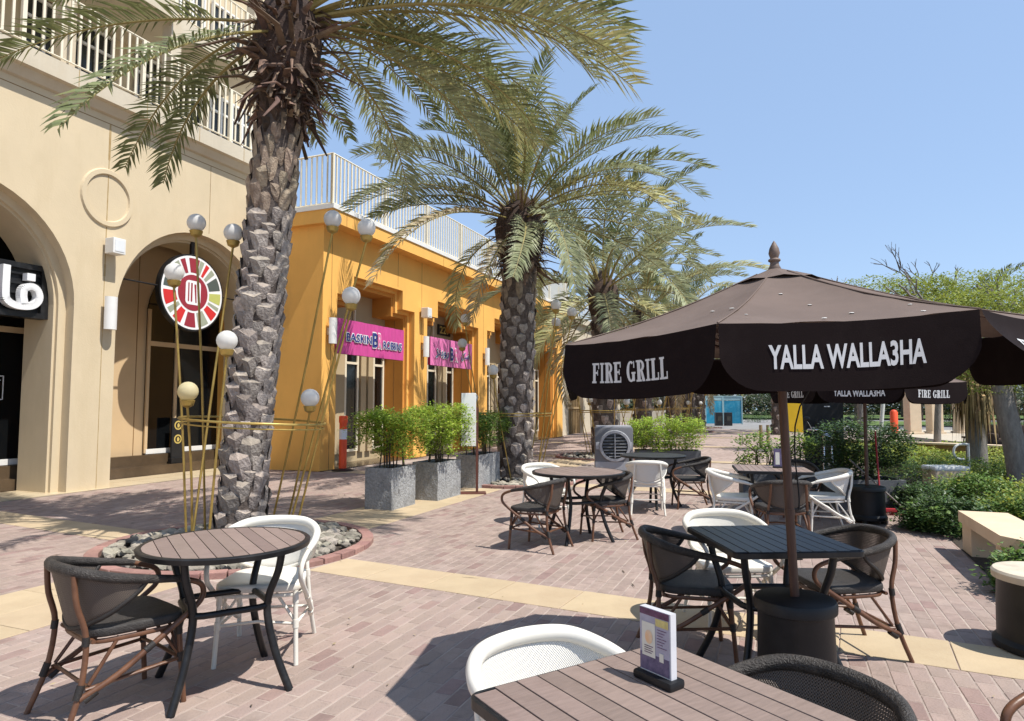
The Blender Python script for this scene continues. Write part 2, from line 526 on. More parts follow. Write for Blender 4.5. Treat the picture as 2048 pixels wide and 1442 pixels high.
def leafcloud(mb, n, fn, size, m, seed=1, up=0.35, narrow=0.5, clump=0.0):
    rnd = random.Random(seed)
    cl = []
    while clump and len(cl) < max(8, n // 26):
        p = fn(rnd)
        if p is not None:
            cl.append(p)
    for _ in range(n):
        if clump and rnd.random() < 0.8:
            p = rnd.choice(cl) + V3((rnd.gauss(0, clump), rnd.gauss(0, clump), rnd.gauss(0, clump * 0.7)))
        else:
            p = fn(rnd)
        if p is None or p.z < 0.01:
            continue
        a = rnd.uniform(0, 2 * pi)
        d = V3((cos(a), sin(a), rnd.uniform(-0.5, 0.9))).normalized()
        s = d.cross(V3((rnd.uniform(-up, up), rnd.uniform(-up, up), 1))).normalized()
        l = size * rnd.uniform(0.6, 1.35)
        k = l * narrow
        nn = d.cross(s)
        mid = p + d * (l * 0.5) + nn * (l * 0.08)
        mb.face([p, mid + s * (k * 0.5), p + d * l, mid - s * (k * 0.5)], m)

# ------------------------------------------------------------------ ground
PALMS = [(5.45, 5.3), (12.15, 4.9), (18.4, 4.7), (24.6, 4.85), (31.0, 4.72), (37.3, 4.86), (43.6, 4.97)]
PIT_R = 1.36
def paving_material():
    m = bpy.data.materials.new('paving sheet')
    m.use_nodes = True
    N, L = m.node_tree.nodes, m.node_tree.links
    tc = N.new('ShaderNodeTexCoord')
    b = N.new('ShaderNodeTexBrick')
    for k, v in (('Scale', 1), ('Mortar Size', 0.005), ('Brick Width', 0.2), ('Row Height', 0.1), ('Bias', -0.1)):
        b.inputs[k].default_value = v
    b.inputs['Color1'].default_value = (BRK[0] * 0.8, BRK[1] * 0.78, BRK[2] * 0.78, 1)
    b.inputs['Color2'].default_value = (BRK[0] * 1.15, BRK[1] * 1.15, BRK[2] * 1.15, 1)
    b.inputs['Mortar'].default_value = (0.27, 0.215, 0.185, 1)
    L.new(tc.outputs['Object'], b.inputs['Vector'])
    n = N.new('ShaderNodeTexNoise')
    n.inputs['Scale'].default_value = 0.9
    n.inputs['Detail'].default_value = 7
    L.new(tc.outputs['Object'], n.inputs['Vector'])
    r = N.new('ShaderNodeMapRange')
    r.inputs[1].default_value = 0.45; r.inputs[2].default_value = 0.75; r.inputs[4].default_value = 0.55
    L.new(n.outputs[0], r.inputs[0])
    x = N.new('ShaderNodeMix'); x.data_type = 'RGBA'
    x.inputs[7].default_value = (0.4, 0.31, 0.275, 1)
    L.new(r.outputs[0], x.inputs[0]); L.new(b.outputs[0], x.inputs[6])
    p = N['Principled BSDF']
    p.inputs['Roughness'].default_value = 0.9
    L.new(x.outputs[2], p.inputs['Base Color'])
    MATS['paving sheet'] = m
paving_material()
mat('joint sand', (0.44, 0.36, 0.305), 0.95, 0.25, 3.0, 0.2, 60, c2=(0.25, 0.2, 0.175))

def sheet(name, poly, z, m, rz=0.0):
    mb = MB()
    mb.face([(x, y, z) for x, y in poly], m)
    o = mb.build(name, structure=True)
    o.rotation_euler = (0, 0, rz)
    return o
sheet('ground', [(-700, -60), (900, -60), (900, 140), (-700, 140)], -0.05, 'sand')
sheet('sea', [(-1200, 139), (1600, 139), (1600, 2200), (-1200, 2200)], -0.3, 'sea')
paving = sheet('paving', [(-9, -16), (62, -16), (62, 13), (-9, 13)], -0.012, 'paving sheet', YAW)
sheet('far_road', [(12, 40), (70, 22), (120, 22), (120, 78), (12, 66)], -0.006, 'asphalt')
sheet('lawn', [(6, 68), (60, 60), (60, 95), (-10, 95)], 0.15, 'lawn')
sheet('verge', [(19.5, 48), (40, 40), (44, 52), (24, 60)], 0.06, 'lawn')
sheet('garden_soil', [(5.7, -1.55), (26, -2.2), (40, -6), (40, -14), (5.7, -14)], 0.004, 'soil', YAW)
sheet('beach_path', [(17.0, 22.5), (60, 12), (60, 40), (19, 38)], 0.018, 'sand')

STRIPS = [4.78, 11.5, 17.75, 24.0, 31.0, 37.2]
def strip_u(k, w):
    return STRIPS[k] + 0.09 * w
def in_strip(u, w, mrg=0.0):
    if 4.58 - mrg < w < 5.62 + mrg and u < 60:
        return True
    for k in range(len(STRIPS)):
        if abs(u - strip_u(k, w)) < 0.255 + mrg:
            return True
    return False
def in_pit(u, w, r=PIT_R):
    return any((u - a) ** 2 + (w - b) ** 2 < r * r for a, b in PALMS)

CP, SP = cos(PITCH), sin(PITCH)
def pix(p):
    y, z = p[1], p[2] - EYE
    yy = y * CP + z * SP
    return (1024 + 1330 * p[0] / yy, 721 - 1330 * (-y * SP + z * CP) / yy, yy)

rnd = random.Random(3)
cand = []
u = -1.0
nu, nw = int(19 / 0.2), int(19 / 0.1)
for j in range(nw):
    w = -7.5 + (j + 0.5) * 0.1
    for i in range(nu):
        u = -1.6 + (i + 0.5) * 0.2 + (0.1 if j % 2 else 0.0)
        p = P(u, w)
        if p.y < 1.3 or p.y > 15.2 or abs(p.x) > p.y * 0.80 + 0.9 or w > 11.0:
            continue
        if u > 5.9 and w < -1.75:
            continue
        if in_strip(u, w, -0.1) or in_pit(u, w):
            continue
        cand.append((u, w, p))
def visible(c):
    q = pix(c[2])
    return 20 < q[0] < 2030 and q[1] < 1436 and not (900 < q[0] < 1800 and q[1] > 1290)
vis = sorted([c for c in cand if visible(c)], key=lambda c: c[2].length)
near = set((c[0], c[1]) for c in vis[:300])
def brick_verts(lx, ly, h, ch, dz=(0, 0, 0, 0)):
    o = [(-lx, -ly), (lx, -ly), (lx, ly), (-lx, ly)]
    i = [(-lx + ch, -ly + ch), (lx - ch, -ly + ch), (lx - ch, ly - ch), (-lx + ch, ly - ch)]
    return [(x, y, -h) for x, y in o] + [(x, y, -ch * 0.8 + d) for (x, y), d in zip(o, dz)] + [(x, y, d) for (x, y), d in zip(i, dz)]
BF = [(8, 9, 10, 11)] + [(4 + a, 4 + (a + 1) % 4, 8 + (a + 1) % 4, 8 + a) for a in range(4)] + [(a, (a + 1) % 4, 4 + (a + 1) % 4, 4 + a) for a in range(4)]
bvar = []
for k in range(8):
    mb = MB()
    mb.mesh(brick_verts(0.0972 + rnd.uniform(-0.001, 0.0008), 0.0472 + rnd.uniform(-0.001, 0.0008), 0.02, 0.005,
                        [rnd.uniform(-0.0012, 0.001) for _ in range(4)]), BF, 'paver' if k < 6 else 'paver red')
    bvar.append(mb.data('paver_brick'))
jb = MB()
for u, w, p in cand:
    a = rnd.gauss(0, 0.006)
    dz = rnd.uniform(-0.0015, 0.001)
    if (u, w) in near:
        inst('paver_brick', bvar[rnd.randrange(6) if rnd.random() < 0.9 else rnd.randrange(6, 8)], paving, (u + rnd.gauss(0, 0.001), w + rnd.gauss(0, 0.001), dz), (0, 0, a))
    else:
        ca, sa = cos(a), sin(a)
        vs = brick_verts(0.0970, 0.0470, 0.012, 0.005, [dz + rnd.uniform(-0.001, 0.0008) for _ in range(4)])
        jb.mesh([(u + x * ca - y * sa, w + x * sa + y * ca, z) for x, y, z in vs], BF[:5] if p.y > 7 else BF, 'paver joined' if rnd.random() < 0.9 else 'paver red joined')
jb.build('paver_bricks', paving, stuff=True)
js = MB()
js.face([(x, y, -0.0035) for x, y in ((-2.0, -8), (17.5, -8), (17.5, 11.0), (-2.0, 11.0))], 'joint sand')
js.build('joint_sand', paving)['kind'] = 'stuff'
def slab_mesh(lx, ly):
    mb = MB()
    mb.mesh(brick_verts(lx / 2 - 0.0015, ly / 2 - 0.0015, 0.012, 0.003), BF, 'tan slab')
    return mb.data('tan_slab')
sA, sB = slab_mesh(0.51, 0.6), slab_mesh(0.6, 0.52)
for k in range(4):
    w = -9.0 if k else -4.2
    while w < 10.9:
        u = strip_u(k, w)
        if not in_pit(u, w, 1.2) and not (4.2 < w < 6.0) and not (u > 5.9 and w < -1.75):
            inst('tan_slab', sA, paving, (u, w, 0.004 + rnd.uniform(-0.0008, 0.0008)), (0, 0, -0.09))
        w += 0.602
u = -1.0
while u < 24:
    for dw in (-0.262, 0.262):
        if not in_pit(u, 5.1 + dw, 1.15):
            inst('tan_slab', sB, paving, (u, 5.1 + dw, 0.0045 + rnd.uniform(-0.0008, 0.0008)))
    u += 0.602
far = MB()
for k in range(4, 6):
    far.box((strip_u(k, 0) - 0.26, -8, -0.01), (strip_u(k, 0) + 0.26, 9, 0.003), 'tan slab')
far.build('tan_band', paving)

# ------------------------------------------------------------------ buildings
def part(name, mb, root, off, smooth=None):
    o = mb.build(name, root, smooth)
    o.location = (-off[0], -off[1], 0)
    return o
def subpart(name, mb, parent, smooth=None):
    return mb.build(name, parent, smooth)

def arch_wall(mb, u0, u1, zt, arches, w0, w1, m, n=20):
    x = u0
    for uc, R, zs in arches:
        mb.face([(x, w0, 0), (uc - R, w0, 0), (uc - R, w0, zt), (x, w0, zt)], m)
        pts = [(uc - R * cos(pi * i / n), zs + R * sin(pi * i / n)) for i in range(n + 1)]
        for i in range(n):
            (a, za), (b, zb) = pts[i], pts[i + 1]
            mb.face([(a, w0, za), (b, w0, zb), (b, w0, zt), (a, w0, zt)], m)
            mb.face([(a, w0, za), (a, w1, za), (b, w1, zb), (b, w0, zb)], m)
        for s in (-1, 1):
            mb.face([(uc + s * R, w0, 0), (uc + s * R, w1, 0), (uc + s * R, w1, zs), (uc + s * R, w0, zs)], m)
        x = uc + R
    mb.face([(x, w0, 0), (u1, w0, 0), (u1, w0, zt), (x, w0, zt)], m)
def step_wall(mb, u0, u1, zt, ops, w0, w1, m):
    x = u0
    for op in ops:
        mb.face([(x, w0, 0), (op[0][0], w0, 0), (op[0][0], w0, zt), (x, w0, zt)], m)
        prev = 0
        for a, b, z in op:
            mb.face([(a, w0, z), (b, w0, z), (b, w0, zt), (a, w0, zt)], m)
            mb.face([(a, w0, z), (a, w1, z), (b, w1, z), (b, w0, z)], m)
            if prev != z:
                mb.face([(a, w0, prev), (a, w1, prev), (a, w1, z), (a, w0, z)], m)
            prev = z
        e = op[-1][1]
        mb.face([(e, w0, 0), (e, w1, 0), (e, w1, prev), (e, w0, prev)], m)
        x = e
    mb.face([(x, w0, 0), (u1, w0, 0), (u1, w0, zt), (x, w0, zt)], m)

def railing(root, off, path, z0, z1, m, step=0.13, bay=2.1):
    parent = None
    r = MB()
    for (a, b) in zip(path, path[1:]):
        r.tube([(a[0], a[1], z1), (b[0], b[1], z1)], 0.022, m, 6)
        r.tube([(a[0], a[1], z0 + 0.06), (b[0], b[1], z0 + 0.06)], 0.015, m, 6)
    rail = part('railing', r, root, off)
    bl = MB(); bl.box((-0.019, -0.012, 0), (0.019, 0.012, z1 - z0 - 0.06), m)
    bal = bl.data('baluster')
    ps = MB(); ps.box((-0.032, -0.032, 0), (0.032, 0.032, z1 - z0), m)
    post = ps.data('post')
    for (a, b) in zip(path, path[1:]):
        L = sqrt((b[0] - a[0]) ** 2 + (b[1] - a[1]) ** 2)
        n = max(1, int(L / step))
        k = max(1, int(bay / step))
        for i in range(n + 1):
            t = i / n
            p = (a[0] + (b[0] - a[0]) * t, a[1] + (b[1] - a[1]) * t, z0)
            inst('post' if i % k == 0 or i == n else 'baluster', post if i % k == 0 or i == n else bal, rail, (p[0], p[1], z0 if i % k == 0 or i == n else z0 + 0.06))
    return rail

# the cream building with the arches
CO = (7.9, 11.1)
cream = thing('cream_building', 'cream building with tall round arches and white railed balconies on the left', 'building', P(*CO), YAW)
ARCH = [(-3.1, 1.83, 3.15), (1.29, 1.83, 3.15), (5.72, 1.83, 3.15), (10.15, 1.83, 3.15)]
b = MB()
arch_wall(b, -6, 12.0, 6.8, ARCH, 11.1, 11.3, 'cream paint', 28)
arch_wall(b, -6, 12.0, 6.8, [(a, r - 0.13, z) for a, r, z in ARCH], 11.3, 11.36, 'cream paint', 28)
arch_wall(b, -6, 12.0, 6.8, [(a, r - 0.17, z) for a, r, z in ARCH], 11.36, 12.1, 'cream paint', 28)
part('arch_wall', b, cream, CO, 30)
b = MB()
b.face([(-6, 12.5, 0), (12.4, 12.5, 0), (12.4, 12.5, 6.8), (-6, 12.5, 6.8)], 'storefront shade tan')
b.face([(-6, 11.36, 6.0), (12, 11.36, 6.0), (12, 12.5, 6.0), (-6, 12.5, 6.0)], 'storefront shade tan')
for u in (4.4, 5.2, 8.85, 9.35, 9.85):
    b.box((u, 12.493, 0.4), (u + 0.014, 12.5, 4.6), 'joint brown')
part('shop_wall', b, cream, CO)
b = MB()
b.box((-6, 11.02, 0.0), (12.0, 12.1, 0.012), 'floor tile')
for k in range(22):
    b.box((-2 + k * 0.62, 11.02, 0.012), (-1.994 + k * 0.62, 12.1, 0.0128), 'joint brown')
b.box((-6, 11.62, 0.012), (12.0, 11.627, 0.0129), 'joint brown')
part('arcade_floor', b, cream, CO)
b = MB()
b.box((-6, 12.16, 0.0), (12.2, 12.34, 0.2), 'dark tile')
b.box((-6, 12.34, 0.0), (12.2, 12.5, 0.42), 'dark tile')
part('dark_step', b, cream, CO)
for uc in (2.2, 6.65, 11.25):
    off = MB()
    out = [(-1.18, 0.45), (1.18, 0.45), (1.18, 3.5)] + [(1.18 - 1.18 * t ** 1.5, 3.5 + 1.15 * (1 - (1 - t) ** 1.8)) for t in [i / 8 for i in range(1, 9)]] + \
          [(-1.18 + 1.18 * t ** 1.5, 3.5 + 1.15 * (1 - (1 - t) ** 1.8)) for t in [i / 8 for i in range(7, -1, -1)]]
    M2 = Matrix(((1, 0, 0, uc), (0, 0, -1, 12.495), (0, 1, 0, 0), (0, 0, 0, 1)))
    off.prism(out, 0.0, 0.025, 'dark glass', M2)
    pane = part('shop_window', off, cream, CO)
    fr = MB()
    for x in (-1.15, -0.45, 1.15):
        fr.box((uc + x - 0.035, 12.43, 0.45), (uc + x + 0.035, 12.468, 3.5), 'storefront shade tan')
    fr.box((uc - 1.15, 12.425, 2.72), (uc + 1.15, 12.463, 2.82), 'storefront shade tan')
    fr.box((uc - 1.15, 12.42, 0.43), (uc + 1.15, 12.46, 0.53), 'white metal')
    subpart('window_frame', fr, pane)
    for x in (-0.8, 0.0, 0.75):
        pl = MB()
        pl.box((uc + x - 0.33, 12.462, 0.54), (uc + x + 0.33, 12.467, 2.7), 'dark glass')
        subpart('pane', pl, pane)
    if uc == 6.65:
        nt = MB()
        for a, c2 in (((-0.2, 1.95), (0.2, 1.965)), ((-0.2, 1.55), (0.2, 1.565)), ((-0.2, 1.55), (-0.185, 1.965)), ((0.185, 1.55), (0.2, 1.965))):
            nt.box((7.08 + a[0], 12.41, a[1]), (7.08 + c2[0], 12.415, c2[1]), 'print white')
        for k in range(5):
            ww = (0.15, 0.11, 0.08, 0.1, 0.06)[k]
            nt.box((7.08 - ww, 12.41, 1.88 - k * 0.065), (7.08 + ww, 12.415, 1.895 - k * 0.065), 'print white')
        subpart('notice', nt, pane)
# raised ring, vertical and horizontal joints on the front
b = MB()
n = 40
for k in range(n):
    a0, a1 = 2 * pi * k / n, 2 * pi * (k + 1) / n
    q = []
    for r, d in ((0.4, 0.0), (0.415, 0.035), (0.49, 0.035), (0.51, 0.0)):
        q.append([(8.07 + r * cos(a), 11.1 - d, 5.15 + r * sin(a) * 1.03) for a in (a0, a1)])
    for i in range(3):
        b.face([q[i][0], q[i][1], q[i + 1][1], q[i + 1][0]], 'cream paint')
part('medallion', b, cream, CO, 40)
b = MB()
for u in (3.65, 8.07):
    zz = 0.0
    while zz < 6.45:
        l = rnd.uniform(0.15, 0.6)
        ww = rnd.uniform(0.007, 0.02) if zz > 3.5 else 0.005
        b.box((u - ww, 11.0965, zz), (u + ww, 11.1, min(6.5, zz + l)), 'rust joint')
        zz += l
for u in (5.72, 10.34, 1.3):
    b.box((u - 0.004, 11.0965, 5.05), (u + 0.004, 11.1, 6.5), 'joint brown')
b.box((-6, 11.0962, 6.5), (12, 11.1, 6.512), 'joint brown')
part('wall_joint', b, cream, CO)
# balcony slab with cove
def balcony(z0, z1, lip, name):
    b = MB()
    prof = [(11.1, z0 - 0.17), (11.04, z0 - 0.15), (10.97, z0 - 0.05), (10.95, z0 - 0.02), (lip, z0), (lip, z1), (lip + 0.06, z1 + 0.02), (12.6, z1 + 0.02)]
    for (wa, za), (wb, zb) in zip(prof, prof[1:]):
        b.face([(-6, wa, za), (12.0, wa, za), (12.0, wb, zb), (-6, wb, zb)], 'pale cream paint')
    b.face([(12.0, w, z) for w, z in prof] + [(12.0, 12.6, z0 - 0.17)], 'pale cream paint')
    for u in (-1.5, 2.9, 5.1, 7.3, 8.6, 9.8, 11.0):
        b.box((u, lip - 0.003, z0 + 0.01), (u + 0.012, lip, z1), 'rust joint')
    return part(name, b, cream, CO)
balcony(6.8, 7.1, 10.86, 'balcony_slab')
b = MB()
for u0, u1, w0 in ((-6, 2.0, 10.86), (2.0, 4.9, 11.25), (4.9, 9.2, 10.86), (9.2, 12.0, 11.2)):
    b.box((u0, w0, 9.0), (u1, 12.6, 9.36), 'pale cream paint')
part('upper_balcony_slab', b, cream, CO)
b = MB()
b.face([(-6, 12.6, 5.95), (13.4, 12.6, 5.95), (13.4, 12.6, 12.5), (-6, 12.6, 12.5)], 'cream paint')
b.face([(13.4, 12.6, 5.95), (13.4, 12.6, 12.5), (13.4, 20, 12.5), (13.4, 20, 5.95)], 'cream paint')
b.face([(-6, 12.6, 12.5), (13.4, 12.6, 12.5), (13.4, 20, 12.5), (-6, 20, 12.5)], 'cream paint')
part('upper_wall', b, cream, CO)
for u in (-1.6, 2.0, 4.85, 7.2, 9.3, 11.75):
    pm = MB()
    pm.box((u - 0.12, 11.0, 7.12), (u + 0.12, 11.24, 9.0), 'pale cream paint')
    pm.box((u - 0.13, 11.26, 9.36), (u + 0.13, 11.5, 12.4), 'pale cream paint')
    part('pier', pm, cream, CO)
for z in (7.12, 9.38):
    for uc in (0.2, 3.4, 6.0, 8.25, 10.5, 12.45):
        gm = MB()
        gm.box((uc - 0.85, 12.575, z + 0.75), (uc + 0.85, 12.59, z + 1.78), 'window glass')
        wd = part('window', gm, cream, CO)
        fm = MB()
        for k in range(6):
            x = uc - 0.85 + k * 0.34
            fm.box((x - 0.028, 12.52, z + 0.7), (x + 0.028, 12.57, z + 1.83), 'white metal')
        for zz in (0.7, 1.4, 1.78):
            fm.box((uc - 0.88, 12.515, z + zz), (uc + 0.88, 12.565, z + zz + 0.05), 'white metal')
        subpart('window_frame', fm, wd)
        pb = MB()
        pb.box((uc - 0.9, 12.54, z), (uc + 0.9, 12.598, z + 0.68), 'storefront shade tan' if uc < 7 else 'cream paint')
        part('window_apron', pb, cream, CO)
railing(cream, CO, [(-2.0, 10.92), (12.0, 10.92)], 7.12, 8.27, 'cream metal', 0.15, 2.1)
railing(cream, CO, [(4.9, 10.95), (9.2, 10.95)], 9.36, 10.5, 'cream metal', 0.15, 2.1)
railing(cream, CO, [(9.2, 11.26), (12.0, 11.26)], 9.36, 10.5, 'cream metal', 0.15, 2.1)

# the orange building
OO = (20.0, 9.45)
orange = thing('orange_building', 'long orange building with stepped doorways and a white railed roof terrace', 'building', P(*OO), YAW)
OPC = [14.25, 18.42, 22.6, 26.8]
def ops(dx, dz):
    return [[(c - 1.73 + dx, c - 1.1 + dx, 4.03 - dz), (c - 1.1 + dx, c + 1.1 - dx, 4.53 - dz), (c + 1.1 - dx, c + 1.73 - dx, 4.03 - dz)] for c in OPC]
b = MB()
step_wall(b, 12.0, 29.3, 5.5, ops(0, 0), 9.45, 9.62, 'orange paint')
step_wall(b, 12.0, 29.3, 5.5, ops(0.1, 0.1), 9.62, 9.7, 'orange paint')
b.face([(12.0, 9.45, 0), (12.0, 14, 0), (12.0, 14, 5.5), (12.0, 9.45, 5.5)], 'orange paint')
b.face([(29.3, 9.45, 0), (29.3, 14, 0), (29.3, 14, 5.5), (29.3, 9.45, 5.5)], 'orange paint')
part('front_wall', b, orange, OO)
b = MB()
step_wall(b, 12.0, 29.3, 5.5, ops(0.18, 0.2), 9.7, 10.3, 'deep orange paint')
for c in OPC:
    b.box((c + 1.548, 9.98, 0), (c + 1.553, 9.99, 3.8), 'joint brown')
part('recess', b, orange, OO)
b = MB()
b.face([(12.0, 10.3, 0), (29.3, 10.3, 0), (29.3, 10.3, 5.5), (12.0, 10.3, 5.5)], 'tan door panel')
part('shop_wall', b, orange, OO)
b = MB()
b.box((12.0, 9.4, 0.0), (29.3, 10.3, 0.015), 'dark tile')
part('doorway_floor', b, orange, OO)
for c in OPC:
    gm = MB()
    for x0, x1 in ((-1.5, -1.05), (-0.3, 0.22), (0.95, 1.4)):
        gm.box((c + x0, 10.27, 0.35), (c + x1, 10.293, 2.95), 'dark glass')
    dr = part('shop_door', gm, orange, OO)
    fm = MB()
    for x0, x1 in ((-1.5, -1.05), (-0.3, 0.22), (0.95, 1.4)):
        for x in (x0, x1):
            fm.box((c + x - 0.035, 10.23, 0.28), (c + x + 0.035, 10.268, 3.0), 'cream metal')
        for z in (0.28, 2.5, 2.97):
            fm.box((c + x0, 10.225, z), (c + x1, 10.266, z + 0.06), 'cream metal')
    subpart('door_frame', fm, dr)
    bm_ = MB()
    for x0, x1 in ((-1.05, -0.35), (0.27, 0.58), (0.6, 0.9)):
        bm_.box((c + x0 + 0.05, 10.2, 0.25), (c + x1 - 0.03, 10.26, 3.0), 'tan door panel')
    subpart('door_panel', bm_, dr)
    vm = MB()
    vm.box((c + 0.02, 10.22, 2.9), (c + 0.07, 10.28, 4.3), 'cream metal')
    subpart('mullion', vm, dr)
b = MB()
b.box((11.86, 9.1, 5.5), (29.45, 14, 5.8), 'orange paint')
b.box((11.83, 9.07, 5.8), (29.48, 14, 5.9), 'white metal')
for u in (12.35, 14.6, 17.0, 19.2, 21.5, 24, 26.5):
    b.box((u, 9.096, 5.5), (u + 0.012, 9.1, 5.8), 'joint brown')
part('cornice', b, orange, OO)
b = MB()
for u in (12.3, 15.1, 16.36, 18.0, 20.55, 24.7):
    b.box((u, 9.4465, 4.6 if u not in (16.36, 20.55, 24.7, 12.3) else 0.0), (u + 0.012, 9.45, 5.5), 'joint brown')
part('wall_joint', b, orange, OO)
railing(orange, OO, [(11.95, 12.55), (11.95, 9.2), (29.3, 9.2)], 5.9, 7.08, 'cream metal', 0.14, 2.1)

# the cream building beyond the orange one
FO = (35.0, 10.0)
farb = thing('distant_cream_building', 'low cream building with wooden screens beyond the orange one', 'building', P(*FO), YAW)
b = MB()
step_wall(b, 29.6, 42.0, 5.6, [[(31.0, 33.6, 3.6)], [(35.2, 37.8, 3.6)]], 9.7, 10.4, 'pale cream paint')
b.face([(29.6, 9.7, 0), (29.6, 14, 0), (29.6, 14, 5.6), (29.6, 9.7, 5.6)], 'pale cream paint')
b.face([(42.0, 9.7, 0), (42.0, 14, 0), (42.0, 14, 5.6), (42.0, 9.7, 5.6)], 'pale cream paint')
b.face([(29.6, 10.4, 0), (42, 10.4, 0), (42, 10.4, 5.6), (29.6, 10.4, 5.6)], 'storefront shade tan')
part('front_wall', b, farb, FO)
b = MB()
b.box((29.5, 9.5, 5.6), (42.2, 14, 5.9), 'pale cream paint')
part('cornice', b, farb, FO)
for u0 in (31.0, 35.2):
    b = MB()
    for k in range(9):
        b.box((u0 + 0.1 + k * 0.29, 9.85, 0), (u0 + 0.16 + k * 0.29, 9.92, 3.2), 'timber')
    for z in (1.25, 2.4):
        b.box((u0, 9.82, z), (u0 + 2.6, 9.85, z + 0.09), 'timber')
    b.box((u0 + 0.1, 9.93, 0.05), (u0 + 2.5, 9.95, 1.2), 'timber')
    part('wooden_screen', b, farb, FO)
railing(farb, FO, [(29.6, 9.7), (42, 9.7)], 5.9, 7.0, 'cream metal', 0.24, 3.0)

# wall lamps and loudspeakers on the pillars
def wall_lamp(u, w, z, label):
    t = thing('wall_lamp', label, 'wall lamp', P(u, w, z - 0.29), YAW, 'white half round wall lamps on the pillars')
    b = MB()
    pts = [(0.11 * cos(pi * i / 10 + pi), 0.11 * sin(pi * i / 10 + pi) - 0.1) for i in range(11)]
    b.prism(pts, 0, 0.58, 'white metal')
    b.build('shade', t, 40)
    b = MB()
    b.box((-0.05, -0.1, 0.2), (0.05, 0.0, 0.36), 'pale cream paint')
    b.build('bracket', t)
wall_lamp(8.13, 11.1, 3.08, 'white half round lamp on the cream pillar between the two arches')
wall_lamp(12.22, 9.45, 3.12, 'white half round lamp on the orange corner pillar, left of the darker banner')
wall_lamp(16.42, 9.45, 3.1, 'white half round lamp on the orange pillar between the two pink banners')
wall_lamp(20.6, 9.45, 3.1, 'white half round lamp on the orange pillar right of the paler pink banner')
wall_lamp(29.2, 9.45, 3.1, 'white half round lamp at the far end of the orange building')
def wall_speaker(u, w, z, label):
    t = thing('wall_speaker', label, 'speaker', P(u, w, z - 0.14), YAW, 'boxy speakers above the wall lamps')
    b = MB()
    b.bbox((-0.12, -0.28, 0), (0.12, -0.06, 0.28), 'white metal', 0.012)
    b.build('cabinet', t)
    g = MB()
    g.box((-0.09, -0.287, 0.04), (0.09, -0.282, 0.24), 'reflector white')
    g.build('grille', t)
    b = MB()
    b.box((-0.035, -0.06, 0.06), (0.035, 0.0, 0.2), 'black metal')
    b.build('bracket', t)
wall_speaker(8.13, 11.1, 4.27, 'small white speaker box high on the cream pillar below the ring')
wall_speaker(16.35, 9.45, 4.05, 'small white speaker box on the orange pillar above a lamp')

# ------------------------------------------------------------------ palms
def boot_mesh(kind, w, h, d, seed):
    r = random.Random(seed)
    j = lambda s: r.uniform(-s, s)
    mb = MB()
    body, cut = {'grey': ('boot grey', 'boot cut'), 'fibre': ('boot fibre', 'boot fibre'), 'dark': ('dark boot', 'dark boot')}[kind]
    b0 = [V3((-w * 0.36 + j(.015), -0.03, -h * 0.25)), V3((0 + j(.02), 0.012, -h * 0.42)), V3((w * 0.36 + j(.015), -0.03, -h * 0.25))]
    m0 = [V3((-w * 0.5 + j(.01), 0.0, h * 0.3 + j(.02))), V3((0 + j(.01), d * 0.75, h * 0.12)), V3((w * 0.5 + j(.01), 0.0, h * 0.3 + j(.02)))]
    t0 = [V3((-w * 0.5 + j(.012), d * 0.4, h * 0.66 + j(.03))), V3((j(.03), d, h * 0.52 + j(.03))), V3((w * 0.5 + j(.012), d * 0.4, h * 0.66 + j(.03)))]
    k0 = [V3((-w * 0.4, d * 0.1, h * (0.7 + j(.03)))), V3((j(.02), d * 0.42, h * 0.68 + j(.025))), V3((w * 0.4, d * 0.1, h * (0.7 + j(.03))))]
    v = b0 + m0 + t0 + k0
    q = [(a + i, a + i + 1, a + 3 + i + 1, a + 3 + i) for a in (0, 3) for i in (0, 1)]
    mb.mesh(v, q, body)
    mb.mesh(v, [(6, 7, 10, 9), (7, 8, 11, 10)], cut)
    mb.mesh(v + [V3((0, -0.05, h))], [(0, 3, 6, 9), (2, 11, 8, 5), (9, 10, 12), (10, 11, 12)], body)
    return mb
BOOT = {k: [boot_mesh(k, 0.175, 0.185, 0.042, s).data('leaf_base') for s in range(10)] for k in ('grey',)}
BOOT['fibre'] = [boot_mesh('fibre', 0.13, 0.26, 0.045, s + 20).data('leaf_base') for s in range(6)]
BOOT['dark'] = [boot_mesh('dark', 0.12, 0.22, 0.07, s + 40).data('leaf_base') for s in range(6)]

